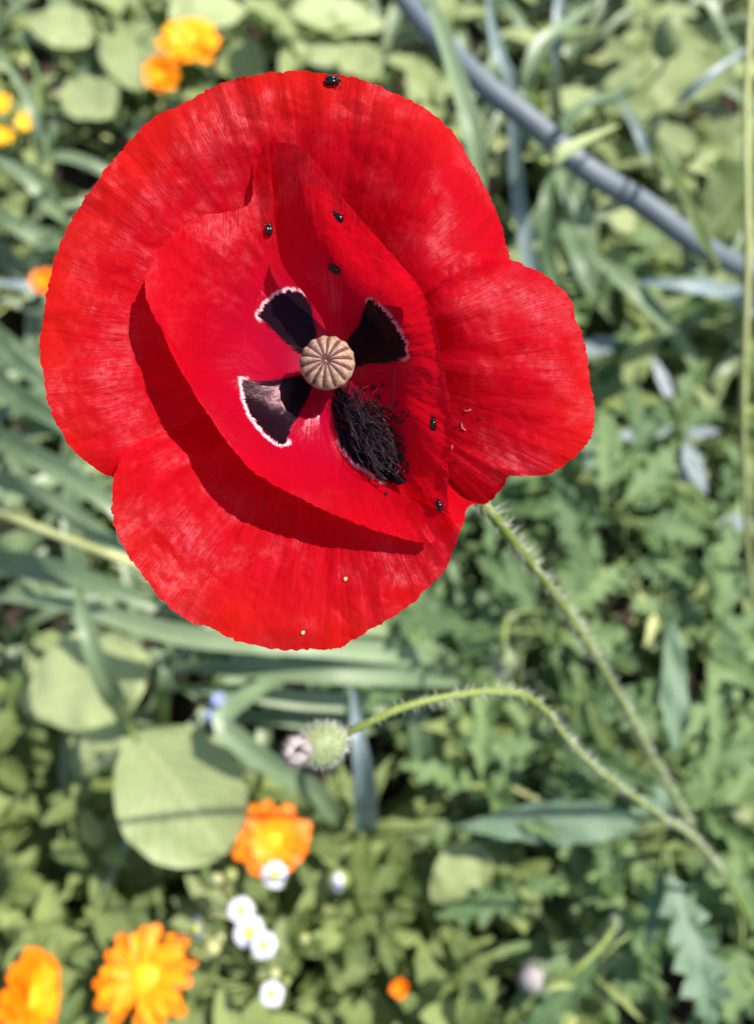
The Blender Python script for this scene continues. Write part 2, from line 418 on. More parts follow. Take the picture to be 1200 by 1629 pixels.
# ================================================================== THE POPPY
def poly_sd(pt, poly):
    x, y = pt; d = 1e9; ins = False; n = len(poly)
    for i in range(n):
        x1, y1 = poly[i]; x2, y2 = poly[(i+1) % n]
        dx, dy = x2-x1, y2-y1; t = max(0, min(1, ((x-x1)*dx+(y-y1)*dy)/(dx*dx+dy*dy+1e-9)))
        d = min(d, math.hypot(x-x1-dx*t, y-y1-dy*t))
        if (y1 > y) != (y2 > y) and x < (x2-x1)*(y-y1)/(y2-y1)+x1: ins = not ins
    return -d if ins else d
def line_d(pt, ln):
    x, y = pt; d = 1e9
    for (x1, y1), (x2, y2) in zip(ln, ln[1:]):
        dx, dy = x2-x1, y2-y1; t = max(0, min(1, ((x-x1)*dx+(y-y1)*dy)/(dx*dx+dy*dy+1e-9)))
        d = min(d, math.hypot(x-x1-dx*t, y-y1-dy*t))
    return d

poppy = thing('poppy_plant', 'tall red poppy in full bloom with four dark-blotched petals and hairy stem', 'poppy', PH(1140, 1410, -.006))
PROOT = poppy.location.copy()
petals_bvh = []
def petal(ribs, blotch, edge, nu, nv, seed, wav=.35, edgew=1.0, label=None):
    """ribs: lists of (px,py,zmm) from base to rim, resampled to a smooth sheet"""
    V = [[Vector(k) for k in r] for r in ribs]
    lines = [spline([Vector((k.x, k.y, k.z*9)) for k in r], nv) for r in V]
    cols = [spline([lines[i][j] for i in range(len(lines))], nu, uniform=True) for j in range(nv)]
    b = MB(); bl = []; rw = []; rad = []
    for j in range(nv):
        t = j/(nv-1); c = cols[j]
        arc = 0
        for i in range(nu):
            p = c[i]; u = i/(nu-1)
            dx, dy = p.x-520, p.y-575; rr = math.hypot(dx, dy); an = math.atan2(dy, dx)
            # crinkles that run from base to rim and grow outward, broad undulation, nicked rim
            k = max(0, t-.25)/.75
            q = Vector((math.cos(an)*6+seed, math.sin(an)*6, t*1.3))
            z = p.z/9 + wav*k*(noise.noise(q)*1.5 + noise.noise(q*3.1)*.8 + noise.noise(Vector((math.cos(an)*26+seed, math.sin(an)*26, t*2.2)))*.26*k)
            z += .09*k*noise.noise(Vector((math.cos(an)*80, math.sin(an)*80+seed, t*6)))
            cx_, cy_ = p.x+14*noise.noise(Vector((p.x/60, p.y/60, seed))), p.y+14*noise.noise(Vector((p.x/60, p.y/60, seed+7)))
            kk = max(0, min(1, (t-.35)/.3))
            z += kk*wav*(1.5*noise.noise(Vector((cx_/95, cy_/95, seed))) + .9*(abs(noise.noise(Vector((cx_/48, cy_/48, seed+3))))-.25) + .5*(abs(noise.noise(Vector((cx_/21, cy_/21, seed+5))))-.2))
            nick = max(0, (t-.93)/.07)
            s = 1 + nick*(.012*noise.noise(Vector((math.cos(an)*9, math.sin(an)*9, seed))) + .008*noise.noise(Vector((math.cos(an)*30, math.sin(an)*30, seed))) + .0045*noise.noise(Vector((math.cos(an)*95, math.sin(an)*95, seed)))*1.6)
            x, y = 520+dx*s, 575+dy*s
            b.vert(Z(x, y, z), (u, t))
            near = rr < 230
            bl.append(max(-60, min(60, poly_sd((x, y), blotch))) if near else 60)
            rw.append(edgew*max(0, min(1, (16-line_d((x, y), edge))/6)) if near else 0); rad.append(rr)
    for j in range(nv-1):
        for i in range(nu-1):
            b.f.append((j*nu+i, j*nu+i+1, (j+1)*nu+i+1, (j+1)*nu+i))
    petals_bvh.append(BVHTree.FromPolygons([Vector(v) for v in b.v], b.f))
    o = b.build('petal', 'petal', poppy)
    for nm, data in (('blotch', bl), ('rimw', rw), ('rad', rad)):
        o.data.attributes.new(nm, 'FLOAT', 'POINT').data.foreach_set('value', data)
    if label: o['label'] = label
    return o
def fan(base, rim, prof, arch=(-11.5, -5.4, 1.8, 4.4, 2.6, -.4)):
    """ribs straight from base to each rim point; prof = [(t, z)] between, last z from the rim point"""
    out = []
    for rp in rim:
        x, y, z = rp[:3]; lift = rp[3] if len(rp) > 3 else 0
        bx, by, bz = base; d = math.hypot(x-bx, y-by); r = [(bx+(x-bx)/d*9, by+(y-by)/d*9, bz)]
        for (t, pz), ax_ in zip(prof, arch):      # lift 0..1: blend to a sheet that arches over and droops at the rim
            r.append((bx+(x-bx)*t, by+(y-by)*t, (pz+(z+3)*max(0, t-.4)/.6*.8)*(1-lift) + ax_*lift))
        r.append((x, y, z)); out.append(r)
    return out

# outer petal behind, upper left
rimA = [(250, 790, -7), (183, 762, -3), (120, 718, .5), (78, 640, 1.8), (63, 555, 1.2), (70, 495, .2), (92, 398, -.8), (130, 320, -1), (175, 260, -1), (225, 205, -2), (285, 167, -2),
        (345, 138, -2), (410, 120, -2), (465, 113, -2), (530, 120, -2), (585, 131, -2), (640, 153, -3, .25), (692, 182, -3.6, .5), (732, 226, -4, .8), (767, 287, -4.4, 1), (792, 345, -4.6, 1), (807, 390, -4.8, 1), (806, 425, -6, .7), (760, 480, -10)]
A = petal(fan((508, 562, -13), rimA, [(.2, -12), (.35, -10.5), (.5, -8.3), (.65, -5.6), (.8, -3.2), (.92, -2.4)]),
          [(411, 503), (420, 486), (440, 469), (462, 462), (476, 465), (489, 473), (499, 496), (504, 526), (503, 552), (480, 565), (466, 557), (445, 538), (428, 519)],
          [(405, 502), (417, 484), (440, 464), (466, 458), (476, 463)], 420, 140, 3.3, wav=.5)
# outer petal below and to the right
rimB = [(177, 802, 3.5), (184, 846, 3.5), (220, 910, 2.5), (256, 952, 1.6), (316, 994, .6), (388, 1021, -.8), (472, 1034, -2), (538, 1030, -2), (592, 1000, -2), (640, 970, -2),
        (688, 928, -2), (718, 886, -1), (737, 838, 1)]
rimB2 = [(777, 801, -7), (800, 772, -4), (813, 757, -2), (860, 756, -2.4, .3), (905, 737, -2.8, .45), (938, 700, -3.2, .6), (944, 645, -3.5, .75), (936, 580, -3.8, .9), (920, 515, -3.9, 1), (905, 470, -3.9, 1), (880, 445, -3.9, 1), (840, 425, -3.6, 1)]
profB = [(.2, -11.6), (.35, -10.2), (.5, -8), (.65, -5.2), (.8, -2.8), (.92, -2)]
ribsB = [[(500, 590, -12.5), (420, 630, -11), (320, 665, -7.5), (240, 694, -2), (200, 718, 1.4), (182, 755, 3)]]
ribsB += fan((518, 588, -12.5), rimB, profB)
ribsB += [[(530, 596, -12.5), (590, 650, -11.2), (660, 720, -10), (712, 762, -8), (735, 790, -6.5), (746, 806, -5)]]
ribsB += fan((528, 588, -12.5), rimB2[:8], profB, (-11, -2.2, 3, 3.6, 1.8, -.8)) + fan((528, 588, -12.5), rimB2[8:], profB, (-11.5, -6.2, 1.8, 4, 2.2, -.6))
ribsB += [[(532, 582, -12.5), (600, 545, -10.8), (632, 498, -6.2), (672, 450, 2.6), (730, 411, 4.4), (767, 401, 2.4), (806, 412, -2.4)]]
B = petal(ribsB, [(535, 612), (527, 645), (533, 680), (539, 704), (562, 735), (610, 765), (646, 775), (664, 735), (640, 690), (590, 650), (556, 626)],
          [(541, 712), (562, 737), (600, 764)], 460, 140, 8.1, wav=.5, edgew=.5)
# inner petals that make the cup
L_ribs = [
 [(500, 585, -12), (447, 590, -10), (398, 530, -7.5), (428, 420, -5), (434, 310, -3), (422, 223, -.8)],
 [(500, 586, -12), (443, 594, -10), (385, 538, -7), (400, 432, -4.6), (411, 345, -4.4), (403, 280, -4)],
 [(499, 588, -12), (440, 598, -10), (372, 545, -6.5), (368, 440, -4), (384, 380, -3.2), (391, 329, -3.4)],
 [(498, 590, -12), (430, 606, -9.7), (350, 565, -5.5), (312, 470, -1.5), (303, 400, -.8), (298, 357, -1.6)],
 [(497, 592, -12), (425, 615, -9.5), (345, 590, -5), (285, 530, .5), (248, 480, 2.5), (230, 446, 2.5)],
 [(496, 594, -12), (430, 625, -9.5), (365, 620, -5.5), (310, 590, 1), (280, 562, 4), (262, 538, 4.5)],
 [(497, 597, -12), (440, 640, -9.5), (390, 655, -5.5), (355, 655, 0), (332, 650, 4.5), (318, 640, 5.5)],
 [(500, 600, -12), (462, 655, -10), (430, 700, -6), (414, 725, -.5), (405, 740, 3.3), (398, 745, 4.6)],
 [(505, 603, -12), (490, 660, -10.5), (480, 720, -7.5), (483, 765, -2.5), (488, 790, 1.5), (493, 800, 3)],
 [(508, 603, -12), (508, 670, -11), (520, 735, -8.2), (553, 785, -3.5), (577, 825, .5), (590, 842, 1.6)],
 [(512, 603, -12), (518, 670, -11), (545, 740, -8.2), (606, 790, -3.5), (660, 838, .2), (686, 862, 1)],
 [(515, 603, -12), (522, 670, -11), (553, 737, -8.5), (620, 778, -4.5), (680, 803, .5), (711, 818, 3)]]
petal(L_ribs, [(384, 603), (390, 638), (401, 664), (424, 691), (447, 707), (456, 706), (466, 676), (493, 630), (500, 600), (474, 596), (440, 603), (409, 607)],
      [(381, 601), (386, 638), (398, 666), (422, 695), (453, 711)], 340, 140, 12.7)
R_ribs = [
 [(528, 560, -12), (508, 500, -10.5), (450, 420, -7), (437, 340, -4.3), (431, 270, -2), (428, 224, .2)],
 [(532, 560, -12), (522, 500, -9), (500, 420, -4.5), (490, 340, 0), (487, 280, 3.2), (485, 240, 4.4)],
 [(534, 560, -12), (540, 500, -8.6), (542, 430, -3.5), (538, 370, 2.5), (535, 330, 6), (533, 300, 8)],
 [(537, 562, -12), (560, 515, -8.5), (575, 460, -3.5), (583, 415, 2.5), (587, 385, 6), (588, 365, 8)],
 [(540, 566, -12), (585, 530, -8), (615, 490, -3), (640, 465, 2.5), (655, 455, 6), (664, 452, 7.5)],
 [(541, 571, -12), (595, 552, -8), (640, 530, -2.6), (668, 517, 3), (682, 508, 6), (690, 505, 7)],
 [(541, 577, -12), (600, 580, -8), (645, 580, -2.6), (680, 582, 3.2), (698, 585, 6.5), (706, 588, 7.5)],
 [(540, 583, -12), (598, 610, -8), (645, 625, -3), (685, 640, 3.5), (708, 648, 7), (719, 650, 8)],
 [(537, 588, -12), (590, 635, -8.5), (640, 670, -4), (685, 695, 2), (708, 702, 6), (718, 705, 7.5)],
 [(532, 592, -12), (580, 655, -9), (625, 710, -5.5), (670, 745, 0), (700, 760, 4.5), (712, 765, 6)],
 [(528, 594, -12), (562, 650, -9.5), (605, 715, -7), (652, 770, -2.5), (690, 803, 1.8), (713, 817, 3.5)]]
petal(R_ribs, [(553, 542), (570, 515), (585, 480), (593, 478), (608, 492), (627, 515), (643, 542), (647, 568), (623, 577), (585, 580), (566, 584), (548, 575)],
      [(593, 475), (611, 490), (630, 513), (646, 540), (650, 566)], 340, 140, 21.9, edgew=.45)

def on_petal(px, py):
    r = ray(px, py).normalized(); best = None
    for t in petals_bvh:
        h = t.ray_cast(CAM, r)
        if h[0] is not None and (best is None or h[3] < best[2]): best = (h[0], h[1] if h[1].dot(r) < 0 else -h[1], h[3])
    return best

# seed capsule with its rayed cap
CT = Z(520, 575, -3.2); AX = (-FWD*.96 + UP*.12 - RIGHT*.03).normalized()
ex = AX.orthogonal().normalized(); ey = AX.cross(ex)
cap = MB(); NR = 14; na = NR*8; rows = []
pm = D0/FPX
for i in range(13):
    t = i/12; r = 44*pm*(t**.9); row = []
    for k in range(na):
        a = 2*math.pi*k/na; rib = .5+.5*math.cos(NR*a)
        rr = r*(1+.045*rib*t**3) ; h = .0011*(1-t*t)-.0009*t**6 + .0003*rib*(t**.7)*(1-.3*t) - .0006*math.exp(-(t*7)**2)
        row.append(CT+AX*h+(ex*math.cos(a)+ey*math.sin(a))*rr)
    rows.append(row)
for t, rs, h in ((.1, 1.02, -.0014), (.2, .93, -.0018), (.5, .80, -.0028), (1, .74, -.005), (1, .6, -.0085), (1, .35, -.0105)):
    rows.append([CT+AX*h+(ex*math.cos(2*math.pi*k/na)+ey*math.sin(2*math.pi*k/na))*44*pm*rs for k in range(na)])
cap.grid(rows, close=True)
M['capsule'] = plain_mat('capsule_skin', (.315, .215, .13), .75, .15, 0, (.17, .105, .08), 1400)
M['ray'] = plain_mat('stigma_ray', (.05, .02, .024), .9, .1, 0, (.13, .055, .045), 2500)
capo = cap.build('seed_capsule', 'capsule', poppy)
rb = random.Random(3)
for k in range(NR):
    a = 2*math.pi*(k+.5)/NR; b = MB(); d = ex*math.cos(a)+ey*math.sin(a); sd_ = AX.cross(d); rows = []
    for i in range(9):
        t = .04+.93*i/8; wd = 44*pm*(.03+.085*t**1.1)*(1 if i < 8 else .4)
        h = .0011*(1-t*t)-.0009*t**6-.0006*math.exp(-(t*7)**2)+.00013
        c = CT+AX*h+d*44*pm*t**.9 + sd_*rb.uniform(-.00004, .00004)
        rows.append([c-sd_*wd-AX*.00012, c-sd_*wd*.6+AX*.00006, c+AX*.00012, c+sd_*wd*.6+AX*.00006, c+sd_*wd-AX*.00012])
    b.grid(rows); b.build('stigma_ray', 'ray', capo)

# shrivelled stamens, swept to one side
rs = random.Random(11); fil = MB(); ant = MB()
for i in range(165):
    a = rs.uniform(0, 1); sx, sy = 532+rs.random()**1.5*50, 612+rs.uniform(-6, 66)
    u = rs.random()**.8; v = rs.gauss(0, 1)
    tx = 572+u*76+v*13; ty = 660+u*88-v*19+rs.uniform(-12, 12)
    z0, z1 = -10.5, -8.6+u*4.4+rs.uniform(0, 1.5)
    m1 = (sx*.6+tx*.4+rs.uniform(-13, 13), sy*.6+ty*.4+rs.uniform(-13, 13), -9+rs.uniform(0, 3)); m2 = (sx*.25+tx*.75+rs.uniform(-15, 15), sy*.25+ty*.75+rs.uniform(-15, 15), z1+rs.uniform(-.5, .7))
    tip = (tx, ty, z1); pts = [Z(sx, sy, z0), Z(*m1), Z(*m2), Z(*tip)]
    if rs.random() < .5: pts.append(Z(tx+rs.uniform(-13, 13), ty+rs.uniform(-11, 11), z1+rs.uniform(-.5, 1)))
    p = spline(pts, 14); fil.tube(p, .000055, 4, False)
    if rs.random() < .75:
        d = (p[-1]-p[-2]).normalized(); d = (d+Vector((rs.uniform(-.8, .8), rs.uniform(-.8, .8), rs.uniform(-.8, .8)))).normalized()
        x = d.orthogonal().normalized(); y = d.cross(x)
        ant.ball(p[-1], (x*.00032, y*.00024, d*.0007), 6, 5)
p = spline([Z(585, 655, -7), Z(618, 655, -4), Z(626, 630, -2.6), Z(628, 588, -1.6)], 14); fil.tube(p, .00008, 4, False)
fil.build('filaments', 'filament', poppy, kind='stuff'); ant.build('anthers', 'anther', poppy, kind='stuff')
for (x, y) in [(577, 618), (596, 618), (632, 642), (650, 660), (604, 632), (588, 640), (643, 655)]:    # loose anthers lying on the petals
    h = on_petal(x, y); b = MB(); a = rs.uniform(0, 3.1); n = h[1]; d = (RIGHT*math.cos(a)+UP*math.sin(a)); d = (d-n*d.dot(n)).normalized()
    b.ball(h[0]+n*.0002, (d.cross(n)*.00026, n*.00022, d*.0006), 6, 5); b.build('loose_anther', 'anther', poppy)

# stem with bristles
def hairy_stem(plant_o, pts, r0, r1, nh, hl, seg=60, tmin=0., tmax=1., name='stem', mat='stem', seed=1):
    p = spline(pts, seg); rr = [r0+(r1-r0)*i/(seg-1) for i in range(seg)]
    b = MB(); b.tube(p, rr, 10); o = b.build(name, mat, plant_o)
    h = MB(); hairs(h, p, rr, nh, hl, random.Random(seed), tmax, tmin); h.build('hair', 'hair', o, kind='stuff')
    return o, p
spts = [Z(520, 575, -11.5), Z(540, 600, -20), P(640, 700, .185), P(765, 800, .205), P(830, 880, .235), P(885, 950, .268), P(935, 1025, .30), P(985, 1110, .345), P(1042, 1214, .415), P(1098, 1315, .50), PROOT]
hairy_stem(poppy, spts, .0014, .0018, 1000, .0040, 80, .0, .75)

# small beetles on the petals
def beetle(px, py, ang, L, label, up=False):
    h = on_petal(px, py); n = h[1]; a = R(ang)
    d = RIGHT*math.cos(a)+UP*math.sin(a); d = (d-n*d.dot(n)).normalized(); s = n.cross(d)
    c = h[0]; o = thing('beetle', label, 'beetle', c)
    def bb(name, off, ax):
        b = MB(); b.ball(c+d*off[0]*L+s*off[1]*L+n*off[2]*L, (d*ax[0]*L, s*ax[1]*L, n*ax[2]*L), 14, 10); return b.build(name, 'beetle', o)
    bb('abdomen', (-.10, 0, .20), (.36, .25, .16))
    bb('wing_case', (-.08, .10, .25), (.36, .165, .17)); bb('wing_case', (-.08, -.10, .25), (.36, .165, .17))
    bb('thorax', (.27, 0, .22), (.15, .235, .16)); bb('head', (.43, 0, .18), (.10, .13, .10))
    for sg in (-1, 1):
        for f, sp in ((.30, .22), (.10, .05), (-.12, -.2)):
            b = MB(); b.tube(spline([c+d*f*L+s*sg*.16*L+n*.14*L, c+(d*(f+sp*.6)+s*sg*.34+n*.18)*L, c+(d*(f+sp)+s*sg*.46+n*.01)*L], 6), .022*L, 5); b.build('leg', 'beetle', o)
        b = MB(); b.tube(spline([c+(d*.48+s*sg*.07+n*.2)*L, c+(d*.58+s*sg*.16+n*.24)*L, c+(d*.66+s*sg*.22+n*.2)*L], 6), [.014*L, .014*L, .014*L, .02*L, .03*L, .026*L], 5); b.build('antenna', 'beetle', o)
beetle(529, 131, 5, 0.00287, 'glossy black beetle perched on the top rim of the outer poppy petal')
beetle(429, 366, 95, 0.00230, 'tiny black beetle on the sunlit inner petal wall beside the shadow line')
beetle(542, 343, 140, 0.00241, 'tiny black beetle just inside the rim of the shaded inner petal')
beetle(535, 426, 150, 0.00264, 'tiny black beetle on the shaded inner petal between the two upper dark blotches')
beetle(694, 674, 65, 0.00253, 'tiny black beetle on the cup wall beside the dark stamens')
beetle(702, 803, 100, 0.00218, 'tiny black beetle in the pointed end of the inner cup')
def speck(name, px, py, r, mat, label, cat, group=None):
    h = on_petal(px, py); n = h[1]; x = n.orthogonal().normalized(); b = MB(); b.ball(h[0]+n*r*.4, (x*r, n.cross(x)*r*.8, n*r*.7), 8, 6)
    o = b.build(name, mat, None); o['label'] = label; o['category'] = cat
    if group: o['group'] = group
for x, y in ((550, 921), (482, 1006)):
    speck('pollen_grain', x, y, .00042, 'speck', 'yellow pollen speck on the lower outer petal', 'pollen', 'pollen specks on the lower petal')
for i, (x, y, a, l) in enumerate([(744, 652, 10, 6), (728, 676, 30, 10), (738, 679, -60, 7), (723, 734, 5, 8), (720, 712, 80, 4), (765, 664, 0, 3)]):
    h = on_petal(x, y); n = h[1]; d = RIGHT*math.cos(R(a))+UP*math.sin(R(a)); d = (d-n*d.dot(n)).normalized(); q = d.cross(n)
    b = MB(); b.tube(spline([h[0]-d*l*pm+n*.0001, h[0]+q*l*pm*.3+n*.0003, h[0]+d*l*pm+n*.0001], 6), .00009, 5)
    o = b.build('stamen_fragment', 'crumb' if i % 2 == 0 else 'filament'); o['label'] = 'pale curled stamen crumb lying on the right outer petal' if i % 2 == 0 else 'dark stamen crumb lying on the right outer petal'
    o['category'] = 'crumb'; o['group'] = 'stamen crumbs on the right petal'

# ================================================================== POPPY BUDS
def bud(b0, axis, L, Wd, plant_o, seed, hl=.0026, nh=420, tip_pale=True):
    x = axis.orthogonal().normalized(); y = axis.cross(x); b = MB(); rows = []
    prof = [(0, .18), (.05, .5), (.15, .78), (.3, .95), (.45, 1), (.6, .96), (.75, .83), (.88, .58), (.96, .3), (1, .08)]
    for t, r in prof:
        rows.append([b0+axis*L*t+(x*math.cos(k*math.pi/8)+y*math.sin(k*math.pi/8))*Wd*.5*r*(1-.05*(k % 8 == 0)) for k in range(16)])
    b.grid(rows, close=True); b.f.append(tuple(len(b.v)-16+k for k in range(16)))
    o = b.build('bud', 'bud', plant_o)
    h = MB(); r = random.Random(seed)
    for _ in range(nh):
        t = r.uniform(.03, .97); a = r.uniform(0, 6.283); i = max(j for j in range(len(prof)) if prof[j][0] <= t); t0, r0 = prof[i]; t1, r1 = prof[min(i+1, 9)]
        rad_ = r0+(r1-r0)*(t-t0)/max(t1-t0, 1e-6); d = x*math.cos(a)+y*math.sin(a); c = b0+axis*L*t+d*Wd*.5*rad_
        d = (d+axis*((t-.5)*1.2+r.uniform(-.3, .3))).normalized(); h.cone(c-d*.0002, c+d*hl*r.uniform(.5, 1.1), .00008)
    h.build('hair', 'hair', o, kind='stuff')
    return o
bp_ = thing('poppy_plant', 'hairy green poppy bud nodding on an arched bristly stem below the red flower', 'poppy', PH(1215, 1530, -.006))
o, p = hairy_stem(bp_, [P(538, 1172, .215), P(585, 1150, .214), P(640, 1125, .214), P(720, 1106, .218), P(810, 1100, .228), P(860, 1123, .24), P(905, 1180, .262), P(960, 1232, .29), P(1040, 1290, .33), P(1115, 1345, .39), P(1180, 1440, .48), bp_.location.copy()],
                  .0010, .0016, 900, .0030, 70, 0, .6, seed=5)
ax = (P(466, 1196, .207)-P(538, 1172, .215)).normalized()
bo = bud(P(546, 1174, .2155), (P(452, 1203, .206)-P(546, 1174, .2155)).normalized(), .0132, .0106, bp_, 8, .0019, 600)
b = MB(); c = P(473, 1194, .2045); n_ = (CAM-c).normalized(); x_ = n_.orthogonal().normalized(); y_ = n_.cross(x_)   # pale puckered tip
rr_ = random.Random(2)
tp = [c+(x_*math.cos(a*.4189)+y_*math.sin(a*.4189)*.85)*.0021*rr_.uniform(.9, 1.12)-n_*.0008*rr_.uniform(.3, 1.6) for a in range(15)]
b.tube(tp+[tp[0]], [.0015*rr_.uniform(.7, 1.15) for _ in range(16)], 8, False)
for _ in range(160):
    a = rr_.uniform(0, 6.283); d = (x_*math.cos(a)+y_*math.sin(a)); q = c+d*.0028-n_*.0008; b.cone(q, q+(d+n_*rr_.uniform(-.6, .8)).normalized()*rr_.uniform(.001, .0024), .00012)
b.build('pale_tip', 'budpale', bo)
b2 = thing('poppy_plant', 'small pale hooked poppy bud hanging over the dark gap among lobed leaves', 'poppy', PH(985, 1430, -.006))
o, p = hairy_stem(b2, [PH(858, 1562, .185), PH(890, 1558, .19), PH(925, 1535, .195), PH(955, 1505, .19), PH(975, 1475, .17), b2.location.copy()], .0016, .0020, 300, .003, 40, 0, .8, seed=6)
bud(PH(866, 1562, .183), (PH(838, 1545, .165)-PH(866, 1562, .183)).normalized(), .018, .014, b2, 9, .003, 300)
b = MB(); b.ball(PH(846, 1556, .184), (RIGHT*.0062, UP*.006, FWD*.006), 10, 8); b.build('pale_tip', 'budpale', b2)
b3 = thing('poppy_plant', 'round pale poppy bud on short stem between the flower stem and lobed leaf', 'poppy', PH(830, 1180, -.006))
o, p = hairy_stem(b3, [PH(803, 1050, .2), PH(801, 1020, .215), PH(808, 985, .21), PH(822, 1010, .17), b3.location.copy()], .0015, .002, 200, .003, 40, 0, .6, seed=7)
bud(PH(803, 1040, .205), (PH(798, 1085, .17)-PH(803, 1040, .205)).normalized(), .016, .012, b3, 10, .003, 220)
b = MB(); b.ball(PH(797, 1064, .192), (RIGHT*.0048, UP*.005, FWD*.004), 10, 8); b.build('pale_tip', 'budpale', b3)

b4 = thing('poppy_plant', 'pale egg-shaped poppy bud standing in the leaves behind the onion leaf', 'poppy', PH(1075, 110, -.006))
o, p = hairy_stem(b4, [PH(1056, 92, .185), PH(1060, 105, .15), b4.location.copy()], .0016, .002, 60, .003, 20, 0, .6, seed=12)
bud(PH(1056, 95, .18), Vector((-.05, .25, 1)).normalized(), .034, .024, b4, 13, .002, 120)

# ================================================================== BED PLANTS SEEN IN THE PHOTO
G = 'strap leaved plants in the bed'
# --- blue onion leaf and straps, upper right
pl = Plant('onion_plant', 'thick blue-grey tubular onion leaf bent across the upper bed', 'onion', (1320, 380, -.006))
q = [pl.root, PH(1290, 455, .10), PH(1190, 428, .22), PH(1110, 388, .26), PH(1020, 322, .28), PH(930, 268, .30), PH(850, 197, .31), PH(770, 135, .32), PH(690, 55, .32), PH(610, -40, .30)]
pl.stem(q, (.0075, .0060), 'leaf', 'onion', 14, 60)
pl.blade('leek_blue', [(1250, 490, .12), (1150, 465, .17), (1060, 452, .18), (990, 450, .16)], 42)
pl = Plant('leek_plant', 'grey-green leek with a pale strap leaf crossing over the blue onion leaf', 'leek', (830, 520, -.006))
pl.blade('leek', [(825, 470, .12), (790, 400, .25), (762, 260, .345), (735, 150, .36), (695, 30, .36), (672, -40, .34)], 36)
pl.blade('leek', [(880, 480, .12), (870, 400, .17), (868, 320, .20), (885, 250, .19)], 26)
pl.blade('leek', [(900, 440, .10), (930, 380, .12), (905, 300, .14), (870, 240, .16), (830, 215, .14)], 40)
pl.blade('leek_blue', [(850, 470, .12), (838, 400, .16), (822, 300, .19), (812, 140, .26), (788, 70, .28), (772, -20, .27)], 24)
pl = Plant('leek_plant', 'leek with a drooping pale strap leaf above the onion leaf', 'leek', (900, 230, -.006))
pl.blade('leek', [(850, 215, .14), (842, 140, .22), (858, 75, .24), (905, 38, .24), (965, -10, .22)], 28)
pl.blade('leek_blue', [(880, 160, .15), (885, 80, .22), (890, 0, .24), (895, -40, .23)], 26)
pl.blade('leek', [(882, 215, .30), (935, 165, .32), (985, 150, .31), (1022, 108, .28)], 22)
pl.blade('pale', [(868, 262, .30), (915, 232, .34), (985, 200, .32)], 46)
pl = Plant('leek_plant', 'leek with narrow blue-grey blades beside the tall straw stem', 'leek', (1060, 340, -.006))
pl.blade('leek_blue', [(1052, 310, .10), (1030, 255, .18), (1010, 200, .20), (982, 150, .19)], 24)
pl.blade('leek_blue', [(1035, 215, .16), (1080, 165, .22), (1135, 118, .24), (1215, 60, .24)], 22)
pl.blade('mint', [(1145, 435, .28), (1120, 385, .31), (1085, 310, .32), (1048, 235, .30)], 22, rooted=False)
pl.blade('leek', [(1110, 590, .10), (1060, 520, .15), (1000, 455, .17), (930, 395, .16)], 30, rooted=False)
pl.blade('leek', [(1000, 540, .05), (950, 470, .12), (920, 400, .14), (890, 340, .12)], 38, rooted=False)
tall = thing('grass_stem', 'tall thin straw-green grass stem standing along the right edge', 'grass', PH(1215, 1010, -.006))
b = MB(); b.tube(spline([tall.location.copy(), PH(1196, 940, .12), PH(1183, 700, .26), PH(1190, 420, .33), PH(1188, 180, .36), PH(1199, -40, .37)], 60), [.0021-.0006*k/59+(.0007 if k in (14, 29, 43) else 0) for k in range(60)], 8); b.build('stem', 'straw', tall)
# --- strap leaves, left
pl = Plant('leek_plant', 'leek with pale blades fanning out left of the lower petal', 'leek', (-90, 800, -.006))
for pts, wd, mt in [([(-40, 700, .12), (60, 730, .22), (170, 800, .25), (320, 930, .20)], 36, 'leek'), ([(-40, 760, .12), (70, 790, .20), (200, 880, .22), (330, 980, .16)], 30, 'leek'),
                    ([(-40, 610, .12), (40, 640, .20), (130, 700, .23), (230, 790, .20)], 34, 'leek'), ([(-40, 540, .10), (30, 580, .18), (110, 640, .2), (200, 700, .18)], 30, 'leek'),
                    ([(-60, 880, .08), (40, 900, .14), (160, 930, .16), (330, 1000, .14)], 42, 'leek')]:
    pl.blade(mt, pts, wd)
pl = Plant('fallen_stalk', 'yellowish dry stalk slanting behind the lower petal on the left', 'stalk', (-80, 800, .02))
b = MB(); b.tube(spline([pl.root, PH(-10, 815, .20), PH(80, 848, .23), PH(180, 885, .24), PH(260, 910, .22), PH(420, 970, .03)], 30), .0024, 8); b.build('stem', 'straw', pl.o)
pl = Plant('leek_plant', 'leek with long horizontal blades lying under the poppy', 'leek', (760, 1075, -.006))
for pts, wd, mt in [([(700, 1050, .13), (520, 1030, .19), (300, 1012, .20), (100, 960, .18), (-30, 950, .15)], 34, 'leek'), ([(720, 1075, .12), (560, 1070, .17), (380, 1062, .17), (240, 1060, .14)], 38, 'leek'),
                    ([(660, 1115, .10), (500, 1115, .14), (360, 1098, .15), (250, 1095, .13)], 30, 'leek'), ([(640, 1000, .1), (480, 990, .15), (330, 960, .17), (200, 900, .16)], 40, 'leek'),
                    ([(620, 1140, .08), (540, 1150, .10), (440, 1140, .12), (330, 1150, .1)], 34, 'leek')]:
    pl.blade(mt, pts, wd)
pl = Plant('leek_plant', 'leek with a strap leaf kinked sharply beside the round green leaf', 'leek', (600, 1300, -.006))
pl.blade('leek', [(545, 1300, .10), (500, 1258, .15), (430, 1215, .18), (372, 1172, .20), (352, 1150, .205), (370, 1125, .20), (420, 1090, .18), (500, 1050, .15)], 36)
pl.blade('leek_blue', [(585, 1320, .10), (580, 1240, .19), (570, 1170, .22), (560, 1090, .2)], 38)
pl.blade('leek', [(440, 1218, .15), (390, 1215, .16), (320, 1200, .15)], 22, rooted=False)
pl.blade('leek', [(680, 1260, .06), (672, 1200, .10), (664, 1130, .12), (650, 1070, .1)], 36)
pl = Plant('leek_plant', 'leek with one pale arched blade in front of the large light leaf', 'leek', (240, 1260, -.006))
